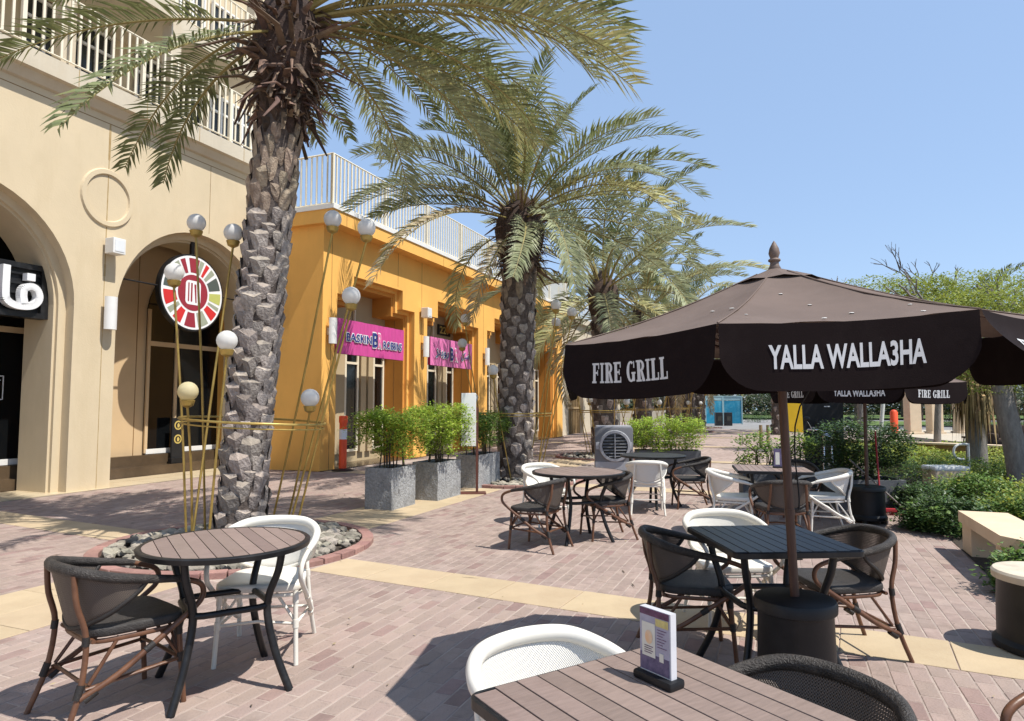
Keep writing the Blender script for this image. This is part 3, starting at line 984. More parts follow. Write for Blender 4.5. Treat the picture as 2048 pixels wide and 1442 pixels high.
def frond_mesh(L, e0, droop, seed, leaf='frond green', n=62, ll=0.46, vee=0.5, bare=0.2, roll=0.0, wid=0.017, sway=0.18):
    """a feather leaf growing along +x from the origin, rising at e0 and drooping; leaflets both sides of the rachis"""
    r = random.Random(seed)
    mb = MB()
    K = 14
    pts = [V3((0, 0, 0))]
    side = r.uniform(-sway, sway)
    for i in range(K):
        t = (i + 0.5) / K
        e = e0 - droop * t ** 1.35
        a = side * t * t * 2
        pts.append(pts[-1] + V3((cos(e) * cos(a), cos(e) * sin(a), sin(e))) * (L / K))
    mb.tube(pts, [0.026 * (1 - 0.88 * i / K) + 0.002 for i in range(K + 1)], 'rachis', 5, flat=0.6)
    for i in range(n):
        t = bare + (1 - bare) * (i + r.uniform(-0.3, 0.3)) / n
        t = min(max(t, 0.02), 0.995)
        k = min(int(t * K), K - 1)
        f = t * K - k
        p = pts[k].lerp(pts[k + 1], f)
        d = (pts[k + 1] - pts[k]).normalized()
        sd = d.cross(V3((0, 0, 1))).normalized()
        up = sd.cross(d).normalized()
        s = (t - bare) / (1 - bare)
        l = ll * (0.55 + 1.7 * s * (1 - s) + 0.1 * (1 - s)) * r.uniform(0.8, 1.12)
        if s > 0.85:
            l *= 1 - 1.6 * (s - 0.85)
        for sg in (-1, 1):
            if r.random() < 0.05:
                continue
            fw = 0.62 + 0.5 * s + r.uniform(-0.16, 0.16)
            v = vee + roll * sg + r.uniform(-0.22, 0.22)
            dr = (d * fw + sd * sg * cos(v) + up * sin(v)).normalized()
            wv = dr.cross(up * cos(v) - sd * sg * sin(v)).normalized() * wid * r.uniform(0.8, 1.2)
            q1 = p + dr * l * 0.5
            q2 = p + dr * l + V3((0, 0, -l * r.uniform(0.1, 0.32)))
            mb.face([p - wv * 0.4, q1 - wv, q1 + wv, p + wv * 0.4], leaf)
            mb.face([q1 - wv, q2, q1 + wv], leaf)
    return mb

FR = {}
def frond_lib(tag_, wid=0.018, n=66, **kw):
    FR[tag_] = [frond_mesh(seed=sum(map(ord, tag_)) + i, wid=wid, n=n, **{k: (v[i % len(v)] if isinstance(v, (list, tuple)) else v) for k, v in kw.items()}).data('frond') for i in range(3)]
frond_lib('up', L=[3.0, 3.3, 2.8], e0=0.25, droop=[0.7, 0.9, 0.6])
frond_lib('mid', L=[3.4, 3.2, 3.6], e0=0.2, droop=[1.1, 1.3, 1.2], leaf=['frond green', 'frond grey green', 'frond green'])
frond_lib('low', L=[3.2, 3.0, 3.3], e0=0.1, droop=[1.2, 1.4, 1.0], leaf=['frond grey green', 'frond olive', 'frond grey green'])
frond_lib('dry', L=[2.4, 2.7, 2.5], e0=0.0, droop=[0.9, 1.1, 1.3], leaf='frond dry', ll=0.34, n=44)
frond_lib('grey', L=[3.1, 3.4, 3.2], e0=0.2, droop=[1.0, 1.2, 1.1], leaf=['frond grey green', 'frond olive', 'frond grey green'])

def stub_mesh(seed):
    r = random.Random(seed)
    mb = MB()
    l = r.uniform(0.22, 0.6)
    mb.tube([(0, 0, 0), (l * 0.5, r.uniform(-.03, .03), 0.03), (l, r.uniform(-.06, .06), -0.03)], [0.034, 0.022, 0.008], 'stub brown', 5, flat=0.5)
    return mb.data('petiole_stub')
STUB = [stub_mesh(s) for s in range(9)]

def trunk_boots(root, H, lean, r0, r1, dz, kinds, rs, joined=None):
    i = 0
    z = 0.08
    while z < H:
        a = i * 2.39996 + rs.uniform(-0.12, 0.12)
        t = z / H
        rad = r0 + (r1 - r0) * t
        if t < 0.12:
            rad += 0.04 * (1 - t / 0.12)
        c = V3((lean[0] * t ** 1.2, lean[1] * t ** 1.2, z))
        k = kinds(t)
        if joined is not None:
            mx = Matrix.Translation(c + V3((-sin(a) * rad, cos(a) * rad, 0))) @ Matrix.Rotation(a, 4, 'Z')
            vs = [mx @ V3(v) for v in joined[1][i % 4].v]
            joined[0].mesh(vs, joined[1][i % 4].f, 'boot joined')
        else:
            s = rs.uniform(0.75, 1.2)
            inst('leaf_base', BOOT[k][rs.randrange(len(BOOT[k]))], root, c + V3((-sin(a) * rad, cos(a) * rad, 0)), (rs.uniform(-0.1, 0.1), rs.uniform(-0.2, 0.2), a + rs.uniform(-.12, .12)), (s, rs.uniform(0.5, 1.05), s * rs.uniform(0.85, 1.15)))
        z += dz
        i += 1

def palm(u, w, H, lean, r0, r1, label, seed, fronds, dz=0.026, kinds=lambda t: 'grey', joined=False, stubs=40, heart=1.0):
    rs = random.Random(seed)
    root = thing('palm_tree', label, 'palm tree', P(u, w), 0, 'date palms in a row along the promenade')
    b = MB()
    n = 18
    path = [(lean[0] * (i / n) ** 1.2, lean[1] * (i / n) ** 1.2, H * 1.03 * i / n) for i in range(n + 1)]
    b.tube(path, [r0 + (r1 - r0) * i / n + (0.05 * max(0, 1 - i / 2)) for i in range(n + 1)], 'trunk bark', 16)
    tr = b.build('trunk', root, 60)
    if joined:
        jm = (MB(), [boot_mesh('grey', 0.19, 0.22, 0.07, s + 60) for s in range(4)])
        trunk_boots(root, H, lean, r0, r1, dz * 1.6, kinds, rs, jm)
        jm[0].build('leaf_bases', tr, stuff=True)
    else:
        trunk_boots(root, H, lean, r0, r1, dz, kinds, rs)
    top = V3((lean[0], lean[1], H))
    hb = MB()
    k_ = heart
    hb.lathe([(r1 * 0.95, -0.5 * k_), (r1 * (0.6 + 0.7 * k_), -0.1), (r1 * (0.5 + 0.9 * k_), 0.2), (r1 * 1.3, 0.5), (r1 * 0.55, 0.85), (0.02, 1.1)], 'dark boot', 14, top)
    hb.build('crown_heart', root, 60)
    for i in range(stubs):
        a = rs.uniform(0, 2 * pi)
        z = rs.uniform(-0.55, 0.55)
        rr = r1 * (0.85 + 0.5 * max(0, heart - 1) * (z > -0.3))
        s = rs.uniform(0.75, 1.25)
        inst('petiole_stub', STUB[rs.randrange(len(STUB))], root, top + V3((cos(a) * rr, sin(a) * rr, z)), (rs.uniform(-.5, .5), rs.uniform(-0.45, 0.75) - z * 0.9, a + rs.uniform(-.5, .5)), (s, s * rs.uniform(0.8, 1.6), s))
    if stubs > 100:
        fb = MB()
        for i in range(900):
            a = rs.uniform(0, 2 * pi)
            z = rs.uniform(-0.75, 0.35)
            r0_ = r1 * (0.92 + 0.5 * (heart - 0.8) * (z > -0.35))
            p = top + V3((cos(a) * r0_, sin(a) * r0_, z))
            l = rs.uniform(0.1, 0.3)
            out = rs.uniform(0.02, 0.16)
            q = p + V3((cos(a) * out, sin(a) * out, -l * rs.uniform(-0.5, 1.0)))
            tg = V3((-sin(a), cos(a), 0)) * rs.uniform(0.006, 0.03)
            fb.face([p - tg, q - tg * 0.4 + tg * rs.uniform(-2, 2), q + tg * 0.5, p + tg], 'fibre brown')
        fb.build('crown_fibre', root, stuff=True)
    for f in fronds(rs):
        kind, az, el, sc_ = f[:4]
        me = kind if not isinstance(kind, str) else FR[kind][rs.randrange(3)]
        z = 0.35 + 0.35 * sin(el)
        inst('frond', me, root, top + V3((cos(az) * 0.2, sin(az) * 0.2, z)), (rs.uniform(-0.35, 0.35) if len(f) < 5 else f[4], -el, az), (sc_, sc_, sc_))
    return root

def ring_fronds(n_up, n_mid, n_low, n_dry, s=1.0, lowkind='low', midkind='mid'):
    def fn(rs):
        out = []
        for n, kind, e0, e1 in ((n_up, 'up', 0.75, 1.2), (n_mid, midkind, 0.2, 0.75), (n_low, lowkind, -0.35, 0.2), (n_dry, 'dry', -1.1, -0.5)):
            ph = rs.uniform(0, 6)
            for i in range(n):
                out.append((kind, ph + 2 * pi * (i + rs.uniform(-0.3, 0.3)) / max(n, 1), rs.uniform(e0, e1), s * rs.uniform(0.85, 1.1)))
        return out
    return fn

# the near palm: fronds seen against the arcade on the left and the sky on the right
def palm1_fronds(rs):
    def fm(L, e0, dr, leaf, ll, seed, **k):
        return frond_mesh(L, e0, dr, seed, leaf, 74, ll, **k).data('frond')
    D = radians
    o = []
    for k, (az, el, L, dr, leaf, ll, bare) in enumerate((
            (186, 0.05, 2.9, 0.62, 'frond green', 0.44, 0.2), (252, -0.50, 3.1, 0.5, 'frond green', 0.36, 0.22), (144, 0.20, 3.7, 1.1, 'frond green', 0.42, 0.25), (150, -0.10, 2.6, 1.1, 'frond green', 0.38, 0.2),
            (184, 0.6, 3.2, 0.7, 'frond green', 0.5, 0.2), (170, 0.5, 3.0, 0.8, 'frond green', 0.45, 0.25),
            (0, 0.22, 3.7, 1.1, 'frond olive', 0.66, 0.1), (354, 0.33, 3.7, 1.05, 'frond green', 0.6, 0.15), (30, 0.30, 3.7, 1.1, 'frond grey green', 0.55, 0.2), (36, 0.10, 2.8, 1.1, 'frond grey green', 0.48, 0.3),
            (84, 0.50, 3.7, 1.4, 'frond grey green', 0.45, 0.25), (66, 0.10, 2.8, 1.4, 'frond grey green', 0.45, 0.25), (12, 0.28, 3.9, 1.15, 'frond olive', 0.6, 0.12), (6, 0.45, 3.8, 1.15, 'frond grey green', 0.6, 0.15),
            (346, 0.45, 3.6, 1.1, 'frond green', 0.55, 0.15), (20, 0.42, 3.7, 1.2, 'frond olive', 0.55, 0.15), (48, 0.35, 3.3, 1.3, 'frond green', 0.5, 0.2), (338, 0.3, 3.3, 1.0, 'frond olive', 0.5, 0.2),
            (3, 0.36, 3.5, 1.3, 'frond grey green', 0.6, 0.12), (25, 0.2, 3.4, 1.2, 'frond green', 0.55, 0.2), (42, 0.22, 3.4, 1.1, 'frond olive', 0.5, 0.2),
            (350, 0.55, 3.8, 1.2, 'frond grey green', 0.6, 0.15), (60, 0.5, 3.5, 1.3, 'frond green', 0.5, 0.2))):
        o.append((fm(L, 0.0, dr, leaf, ll, 300 + k, bare=bare, sway=0.05, wid=0.0145), D(az), el, 1.0, (0.0, -0.35)[leaf == 'frond olive']))
    for i in range(14):
        a = rs.uniform(D(35), D(150)) if i % 2 else rs.uniform(D(-80), D(150))
        o.append(('up', a, rs.uniform(0.75, 1.2), rs.uniform(0.9, 1.1)))
    for i in range(4):
        o.append(('mid', rs.uniform(D(40), D(110)), rs.uniform(0.2, 0.5), 0.9))
    return o
palm(PALMS[0][0], PALMS[0][1], 5.25, (0.40, -0.03), 0.225, 0.22, 'big date palm nearest the camera, its trunk beside the round slatted table', 11, palm1_fronds, 0.0188,
     lambda t: 'grey' if t < 0.66 else ('fibre' if t < 0.83 else 'dark'), stubs=170, heart=1.3)
def palm2_fronds(rs):
    o = ring_fronds(6, 9, 5, 1, 1.05, 'low', 'grey')(rs)
    D = radians
    for k, (az, el, L, dr, leaf) in enumerate((
            (246, 1.0, 2.5, 1.1, 0), (186, 1.3, 2.5, 1.4, 0), (156, 0.8, 3.1, 1.1, 1), (234, 0.0, 4.3, 1.1, 3), (186, 0.3, 2.8, 0.8, 0), (264, 1.1, 2.2, 0.5, 1), (306, 0.6, 3.1, 0.8, 0), (324, 0.4, 3.4, 1.4, 2),
            (6, 0.3, 3.7, 1.1, 1), (288, 0.0, 3.1, 1.4, 1), (330, 0.8, 3.1, 0.8, 1), (6, 0.9, 4.0, 1.1, 0), (342, 0.6, 3.7, 1.1, 0), (150, 1.0, 4.3, 1.4, 1), (282, 0.5, 3.6, 0.8, 0), (20, 0.5, 4.2, 1.1, 2), (200, 0.45, 3.4, 1.2, 1),
            (352, 0.1, 3.9, 1.1, 1), (12, 0.7, 4.2, 1.3, 1), (220, 0.7, 3.0, 1.2, 1), (172, 0.55, 3.6, 1.2, 1), (300, -0.25, 2.6, 1.2, 1))):
        o.append((frond_mesh(L, 0.0, dr, 500 + k, ('frond green', 'frond grey green', 'frond olive', 'frond dry')[leaf], 66, 0.52 if leaf != 3 else 0.36, bare=0.16, sway=0.06, wid=0.0165).data('frond'), D(az), el, 1.0, 0.0))
    return o
palm(PALMS[1][0], PALMS[1][1], 4.75, (0.1, 0.0), 0.33, 0.33, 'second date palm, standing behind the grey planters', 12, palm2_fronds, 0.028,
     lambda t: 'grey' if t < 0.74 else ('fibre' if t < 0.9 else 'dark'), stubs=150, heart=1.15)
palm(PALMS[2][0], PALMS[2][1], 4.3, (0.0, 0.0), 0.33, 0.32, 'third date palm, behind the grey air cooler', 13, ring_fronds(9, 14, 12, 5, 1.25, 'low', 'grey'), 0.034, joined=True)
for k, lb in ((3, 'fourth date palm of the row, left of the far tree lawn'), (4, 'fifth date palm of the row, partly under the canopy edge'), (5, 'sixth date palm of the row, just left of the blue kiosk'), (6, 'seventh and farthest date palm, nearest the blue kiosk')):
    palm(PALMS[k][0], PALMS[k][1], 4.2 + 0.25 * (k % 2), (0.1, 0.0), 0.34, 0.32, lb, 20 + k, ring_fronds(8, 13, 10, 3, 1.3, 'low', 'grey'), 0.05, joined=True, stubs=20)

# planting rings with rubble round the palms
def stone_mesh(seed, m='rubble'):
    r = random.Random(seed)
    bm = bmesh.new()
    bmesh.ops.create_icosphere(bm, subdivisions=1, radius=1)
    sx, sy, sz = r.uniform(0.8, 1.3), r.uniform(0.7, 1.0), r.uniform(0.45, 0.7)
    for v in bm.verts:
        k = r.uniform(0.78, 1.15)
        v.co = V3((v.co.x * sx * k, v.co.y * sy * k, v.co.z * sz * k))
    mb = MB()
    bm.verts.index_update()
    mb.mesh([v.co.copy() for v in bm.verts], [[v.index for v in f.verts] for f in bm.faces], m)
    bm.free()
    return mb
STONE = [stone_mesh(s).data('stone') for s in range(8)]
STONEJ = [stone_mesh(s) for s in range(4)]
kb = MB()
kb.bbox((-0.1, -0.06, -0.02), (0.1, 0.06, 0.05), 'kerb brick', 0.008)
KERB = kb.data('kerb_brick')
PITL = ['round brick kerb full of grey rubble round the near palm', 'round brick kerb with rubble behind the planters and turned brown chair', 'round brick kerb round the third palm, behind the air cooler',
        'round brick kerb round the fourth palm', 'round brick kerb round the fifth palm', 'round brick kerb round the sixth palm', 'round brick kerb round the farthest palm']
for k, (u, w) in enumerate(PALMS):
    rs = random.Random(50 + k)
    t = thing('palm_pit', PITL[k], 'tree pit', P(u, w), YAW, 'round brick kerbs at the feet of the palms')
    b = MB()
    b.lathe([(1.27, 0.0), (0.0001, 0.03)], 'soil', 28)
    b.build('soil', t)
    N = 40
    if k < 3:
        for i in range(N):
            a = 2 * pi * i / N
            inst('kerb_brick', KERB, t, (1.31 * cos(a), 1.31 * sin(a), rs.uniform(-0.004, 0.004)), (0, 0, a + pi / 2 + rs.uniform(-0.02, 0.02)))
    else:
        b = MB()
        b.lathe([(1.37, 0), (1.37, 0.045), (1.25, 0.045), (1.25, 0)], 'kerb brick', 32)
        b.build('kerb', t)
    jm = MB()
    cnt = 0
    for i in range(620 if k == 0 else (330 if k < 3 else 120)):
        a, r = rs.uniform(0, 2 * pi), 1.21 * sqrt(rs.uniform(0.05, 1))
        s = rs.uniform(0.035, 0.085)
        z = 0.02 + rs.uniform(0, 0.05) * (1.2 - r) + s * 0.3
        if k == 0 and cnt < 300 and i % 2 == 0:
            inst('stone', STONE[i % 8], t, (r * cos(a), r * sin(a), z), (rs.uniform(-.3, .3), rs.uniform(-.3, .3), rs.uniform(0, 6)), (s, s, s))
            cnt += 1
        else:
            q = STONEJ[i % 4]
            mx = Matrix.Translation((r * cos(a), r * sin(a), z)) @ Matrix.Rotation(rs.uniform(0, 6), 4, 'Z') @ Matrix.Scale(s, 4)
            jm.mesh([mx @ V3(v) for v in q.v], q.f, 'rubble joined')
    jm.build('stones', t, stuff=True)

# brass rods with globe lamps round the palms
def lamp_cluster(loc, rz, label, rods, hoop_c, hoop_r, hoop_z, tilt=0.0):
    t = thing('globe_lamp_cluster', label, 'garden lamp', loc, rz, 'brass rod lamps with white globes round the palms')
    b = MB()
    b.tube([(hoop_c[0] + hoop_r * cos(2 * pi * i / 36), hoop_c[1] + hoop_r * sin(2 * pi * i / 36), hoop_z + tilt * cos(2 * pi * i / 36)) for i in range(37)], 0.013, 'gold metal', 6)
    b.tube([(hoop_c[0] + hoop_r * .98 * cos(2 * pi * i / 36), hoop_c[1] + hoop_r * .98 * sin(2 * pi * i / 36), hoop_z - 0.05 + tilt * cos(2 * pi * i / 36)) for i in range(37)], 0.008, 'gold metal', 6)
    b.build('hoop', t, 60)
    for i, (bx_, by, gx, gy, gz, yel) in enumerate(rods):
        b = MB()
        a, c = V3((bx_, by, 0.02)), V3((gx, gy, gz - 0.15))
        mid = a.lerp(c, 0.5) + V3((0.012 * (-1) ** i, 0.01, 0))
        b.tube(catmull([a, mid, c], 4), 0.012, 'gold metal', 6)
        rd = b.build('rod', t, 60)
        b = MB()
        b.lathe([(0.02, -0.16), (0.055, -0.14), (0.07, -0.09), (0.06, -0.085)], 'gold metal', 12, (gx, gy, gz))
        b.build('lamp_cup', rd, 40)
        b = MB()
        b.ball((gx, gy, gz), 0.098, 'yellowed globe' if yel else 'globe glass', 16, 10)
        b.build('globe', rd, 80)
    return t
RODS = [(-0.47, 0.25, -0.60, 0.1, 3.45, 0), (-0.36, -0.3, -0.13, -0.05, 3.3, 0), (0.12, 0.55, 0.86, 0.2, 3.52, 0), (0.38, 0.35, 1.27, 0.05, 3.38, 0),
        (-0.55, 0.0, -0.71, -0.12, 2.86, 0), (-0.08, -0.55, 0.08, -0.62, 2.09, 0), (-0.42, -0.15, -0.39, -0.4, 1.60, 1), (0.5, 0.2, 1.14, -0.05, 2.62, 0), (0.3, 0.5, 0.68, 0.1, 1.54, 0)]
p1 = P(*PALMS[0])
lamp_cluster((p1.x, p1.y, 0), 0, 'brass rod lamps with nine globes round the near palm', RODS, (0.13, 0.0), 0.72, 1.3, -0.04)
LBL = ['brass rod lamps with globes round the second palm, behind the planters', 'brass rod lamps with globes round the third palm, behind the air cooler', 'brass rod lamps with globes round the fourth palm', 'brass rod lamps with globes round the fifth palm', 'brass rod lamps with globes round the sixth palm']
for k in range(1, 6):
    rs = random.Random(80 + k)
    p = P(*PALMS[k])
    R2 = []
    for i, z in enumerate((3.3, 3.25, 3.35, 3.2, 2.7, 2.1, 1.6, 2.5, 1.55)):
        if k == 1:
            a = (-0.9, 2.6, 0.3, 0.75, 2.9, -2.0, -2.75, 0.0, 3.4)[i]
        else:
            a = i * 2.4 + rs.uniform(-0.3, 0.3)
        g = 0.55 + 0.2 * z
        R2.append((0.5 * cos(a + 0.3), 0.5 * sin(a + 0.3), g * cos(a), g * sin(a), z, 0))
    lamp_cluster((p.x, p.y, 0), 0, LBL[k - 1], R2, (0, 0), 0.72, 1.3)

# ------------------------------------------------------------------ chairs
RIM = [(0.262, 0.255, 0.595), (0.273, 0.15, 0.632), (0.283, 0.0, 0.662), (0.262, -0.15, 0.695), (0.172, -0.262, 0.727), (0.0, -0.3, 0.735)]
RIM = RIM + [(-x, y, z) for x, y, z in RIM[-2::-1]]
def chair_proto(style, label):
    leg, wrap, rimm, seatm, weave = {'brown': ('bamboo brown', 'dark wrap', 'rim wicker', 'seat wicker', 'brown weave'),
                                     'white': ('white resin', 'white resin', 'white resin', 'white resin', 'white weave')}[style]
    t = thing('bistro_armchair', label, 'chair', (0, 0, 0), 0)
    rim = catmull(RIM, 7)
    core = rim[6:-6]
    b = MB()
    kk = len(core)
    b.tube(core, [(0.016 + 0.011 * sin(pi * i / (kk - 1)) ** 0.8) * (0.88 if style == 'brown' else 1.0) for i in range(kk)], rimm, 10, flat=1.15)
    b.build('rim', t, 60)
    for s in (-1, 1):                                         # arm: runs on from the rim, curls down and back to the rear leg
        b = MB()
        pts = [(s * 0.273, 0.15, 0.632), (s * 0.262, 0.255, 0.595), (s * 0.257, 0.292, 0.555), (s * 0.255, 0.285, 0.50), (s * 0.255, 0.22, 0.445), (s * 0.252, 0.06, 0.34), (s * 0.243, -0.10, 0.235), (s * 0.224, -0.25, 0.165)]
        b.tube(catmull(pts, 5), 0.0142, leg, 8)
        arm = b.build('arm', t, 60)
        for p, q in (((s * 0.252, 0.06, 0.34), (s * 0.250, 0.02, 0.314)), ((s * 0.232, -0.18, 0.185), (s * 0.224, -0.23, 0.152))):
            b = MB()
            b.tube([p, q], 0.0175, wrap, 8)
            b.build('wrapping', arm, 60)
        b = MB()                                              # rear leg up to the rim
        b.tube(catmull([(s * 0.235, -0.315, 0.0), (s * 0.218, -0.245, 0.2), (s * 0.2, -0.222, 0.42), (s * 0.185, -0.262, 0.58), (s * 0.176, -0.275, 0.712)], 4), 0.0138, leg, 8)
        lg = b.build('rear_leg', t, 60)
        b = MB()
        b.tube([(s * 0.222, -0.26, 0.165), (s * 0.216, -0.241, 0.225)], 0.018, wrap, 8)
        b.build('wrapping', lg, 60)
        b = MB()
        b.tube([(s * 0.203, -0.225, 0.39), (s * 0.2, -0.222, 0.43)], 0.0172, wrap, 8)
        b.build('wrapping', lg, 60)
        b = MB()
        b.tube([(s * 0.225, 0.225, 0.0), (s * 0.215, 0.205, 0.25), (s * 0.21, 0.195, 0.41)], 0.0138, leg, 8)
        lg = b.build('front_leg', t, 60)
        b = MB()
        b.tube([(s * 0.2165, 0.208, 0.205), (s * 0.215, 0.205, 0.25)], 0.018, wrap, 8)
        b.build('wrapping', lg, 60)
        b = MB()
        b.tube([(s * 0.212, 0.198, 0.34), (s * 0.21, 0.195, 0.40)], 0.0175, wrap, 8)
        b.build('wrapping', lg, 60)
        b = MB()                                              # side rail and braces
        b.tube([(s * 0.215, 0.205, 0.222), (s * 0.218, -0.225, 0.2)], 0.0095, leg, 6)
        b.build('stretcher', t, 60)
        for p, q in (((s * 0.213, 0.2, 0.235), (s * 0.19, 0.1, 0.40)), ((s * 0.213, 0.2, 0.235), (s * 0.1, 0.19, 0.40)), ((s * 0.215, -0.21, 0.215), (s * 0.2, -0.08, 0.40))):
            b = MB()
            b.tube([p, q], 0.009, leg, 6)
            b.build('brace', t, 60)
    b = MB()
    b.tube([(-0.216, 0.2, 0.225), (0.0, 0.19, 0.24), (0.216, 0.2, 0.225)], 0.0095, leg, 6)
    b.build('stretcher', t, 60)
    b = MB()
    b.tube([(-0.217, -0.21, 0.205), (0.217, -0.21, 0.205)], 0.0095, leg, 6)
    b.build('stretcher', t, 60)
    b = MB()
    b.tube([(-0.2, -0.19, 0.4), (0.2, -0.19, 0.4)], 0.011, leg, 6)
    b.build('stretcher', t, 60)
    # seat: thick woven pad on a frame
    def outline(k):
        o = []
        for i in range(28):
            a = 2 * pi * i / 28
            e = 0.42
            x = 0.232 * k * (1 if cos(a) >= 0 else -1) * abs(cos(a)) ** e
            y = 0.222 * k * (1 if sin(a) >= 0 else -1) * abs(sin(a)) ** e
            o.append((x * (1.0 + 0.12 * y / 0.22), y + 0.01))
        return o
    b = MB()
    rings = [(0.94, 0.408), (0.985, 0.412), (1.0, 0.422), (1.0, 0.442), (0.99, 0.451), (0.96, 0.455), (0.5, 0.449), (0.02, 0.447)]
    vs, fs = [], []
    for k, z in rings:
        vs += [(x, y, z) for x, y in outline(k)]
    for i in range(len(rings) - 1):
        fs += [(i * 28 + j, i * 28 + (j + 1) % 28, (i + 1) * 28 + (j + 1) % 28, (i + 1) * 28 + j) for j in range(28)]
    fs.append(tuple(range(27, -1, -1)))
    b.mesh(vs, fs, seatm)
    b.build('seat', t, 50)
    b = MB()
    b.tube([(x * 0.93, y * 0.93, 0.39) for x, y in outline(1.0)] + [(outline(1.0)[0][0] * 0.93, outline(1.0)[0][1] * 0.93, 0.39)], 0.012, leg, 6, caps=False)
    b.build('seat_frame', t, 60)
    # woven backrest hung from the rim, bottom edge a deep curve
    top = catmull(RIM[2:-2], 6)
    n, rws = len(top), 9
    me = bpy.data.meshes.new('backrest')
    vs, fs, uvs = [], [], []
    for i, p in enumerate(top):
        s = i / (n - 1) * 2 - 1
        d = max(0.012, 0.30 * (1 - abs(s) ** 1.7))
        for j in range(rws):
            f = j / (rws - 1)
            vs.append((p.x * (1 - 0.17 * f * (1 - abs(s))), p.y + 0.075 * f * (1 - abs(s) ** 2), p.z - d * f))
            uvs.append((s * 0.45, (p.z - d * f)))
    for i in range(n - 1):
        for j in range(rws - 1):
            fs.append((i * rws + j, (i + 1) * rws + j, (i + 1) * rws + j + 1, i * rws + j + 1))
    me.from_pydata(vs, [], fs)
    me.materials.append(MATS[weave])
    ul = me.uv_layers.new(name='weave')
    for lp in me.loops:
        ul.data[lp.index].uv = uvs[lp.vertex_index]
    me.polygons.foreach_set('use_smooth', [True] * len(fs))
    o = bpy.data.objects.new('backrest', me)
    COL.objects.link(o)
    o.parent = t
    sd = o.modifiers.new('thickness', 'SOLIDIFY')
    sd.thickness = 0.008
    sd.offset = 0
    b = MB()
    b.tube([V3(vs[i * rws + rws - 1]) for i in range(n)], 0.0125, leg if style == 'white' else wrap, 8)
    b.build('back_border', t, 60)
    return t
USED = set()
PROTO = {}
def chair(style, x, y, fx, fy, label, group, s=0.95):
    rz = atan2(-fx, fy)
    if style not in PROTO:
        PROTO[style] = chair_proto(style, label)
        o = PROTO[style]
    else:
        o = copy_tree(PROTO[style])
    place(o, (x, y, 0), rz, label, group)
    o.scale = (s, s, s)
    return o
GB, GW = 'brown woven bistro armchairs', 'white bistro armchairs'
chair('brown', -1.94, 3.37, 0.62, 0.78, 'brown woven armchair at the round table in the left foreground', GB, 0.98)
chair('white', -1.47, 4.06, 0.12, -1.0, 'white armchair behind the round table in the left foreground', GW, 0.99)
chair('white', 0.175, 2.03, 0.54, -0.84, 'white armchair against the near square table with the menu stand', GW)
chair('brown', 0.71, 1.80, -0.84, -0.54, 'dark woven armchair against the near square table, in the bottom foreground', GB)
chair('brown', 1.79, 1.86, -0.98, -0.15, 'dark woven armchair cut off by the right edge of the photo', GB)
chair('brown', 1.07, 4.06, 0.985, -0.1, 'brown woven armchair left of the square table under the near umbrella', GB)
chair('white', 1.46, 4.55, 0.05, -1.0, 'white armchair behind the square table under the near umbrella', GW)
chair('brown', 1.97, 4.1, -1.0, -0.08, 'brown woven armchair right of the square table under the near umbrella', GB)
chair('brown', 0.26, 6.97, -0.86, 0.5, 'brown woven armchair turned away from the middle table, nearest the planters', GB)
chair('brown', 1.03, 7.5, -0.97, -0.2, 'brown woven armchair pulled up to the right of the middle table', GB)
chair('white', 0.42, 8.35, 0.45, -0.9, 'white armchair half hidden behind the middle table', GW)
chair('white', 1.85, 9.22, 0.15, 0.98, 'white armchair seen from behind, in front of the table by the air cooler', GW)
chair('brown', 2.55, 9.65, -1.0, 0.05, 'brown woven armchair right of the table by the air cooler', GB)
chair('white', 2.55, 7.75, 0.95, -0.3, 'white armchair left of the table in front of the low planter box', GW)
chair('brown', 2.78, 6.95, 0.1, 1.0, 'brown woven armchair with its back to the camera, behind the near umbrella pole', GB)
chair('white', 3.62, 7.82, -0.9, 0.1, 'white armchair right of the table in front of the low planter box', GW)
chair('brown', 3.78, 8.95, -0.15, -1.0, 'dark woven armchair behind the far white chair, next to the black ballast drum', GB)

# ------------------------------------------------------------------ tables
def table_legs(t, s, H, foot, knee, top):
    legs = MB()
    for k in range(4):
        a = pi / 4 + k * pi / 2
        c, d = cos(a), sin(a)
        b = MB()
        b.tube(catmull([(c * top, d * top, H - 0.03), (c * (top - 0.02), d * (top - 0.02), H - 0.14), (c * knee, d * knee, 0.42), (c * (knee + 0.05), d * (knee + 0.05), 0.2), (c * foot, d * foot, 0.0)], 5), 0.02, 'black metal', 8)
        b.build('leg', t, 60)
    b = MB()
    pts = []
    for k in range(4):
        a = pi / 4 + k * pi / 2
        pts.append((cos(a) * knee, sin(a) * knee, 0.42))
        a2 = a + pi / 4
        pts.append((cos(a2) * knee * 0.78, sin(a2) * knee * 0.78, 0.42))
    pts.append(pts[0])
    b.tube(catmull(pts, 3), 0.017, 'black metal', 8)
    b.build('stretcher_ring', t, 60)
    b = MB()
    b.box((-top, -0.02, H - 0.045), (top, 0.02, H - 0.024), 'black metal')
    b.box((-0.02, -top, H - 0.046), (0.02, top, H - 0.025), 'black metal')
    b.build('under_frame', t)
def clip_slat(x0, x1, R):
    pts = []
    n = 6
    for i in range(n + 1):
        x = x0 + (x1 - x0) * i / n
        pts.append((x, -sqrt(max(0, R * R - x * x))))
    return pts + [(x, -y) for x, y in reversed(pts)]
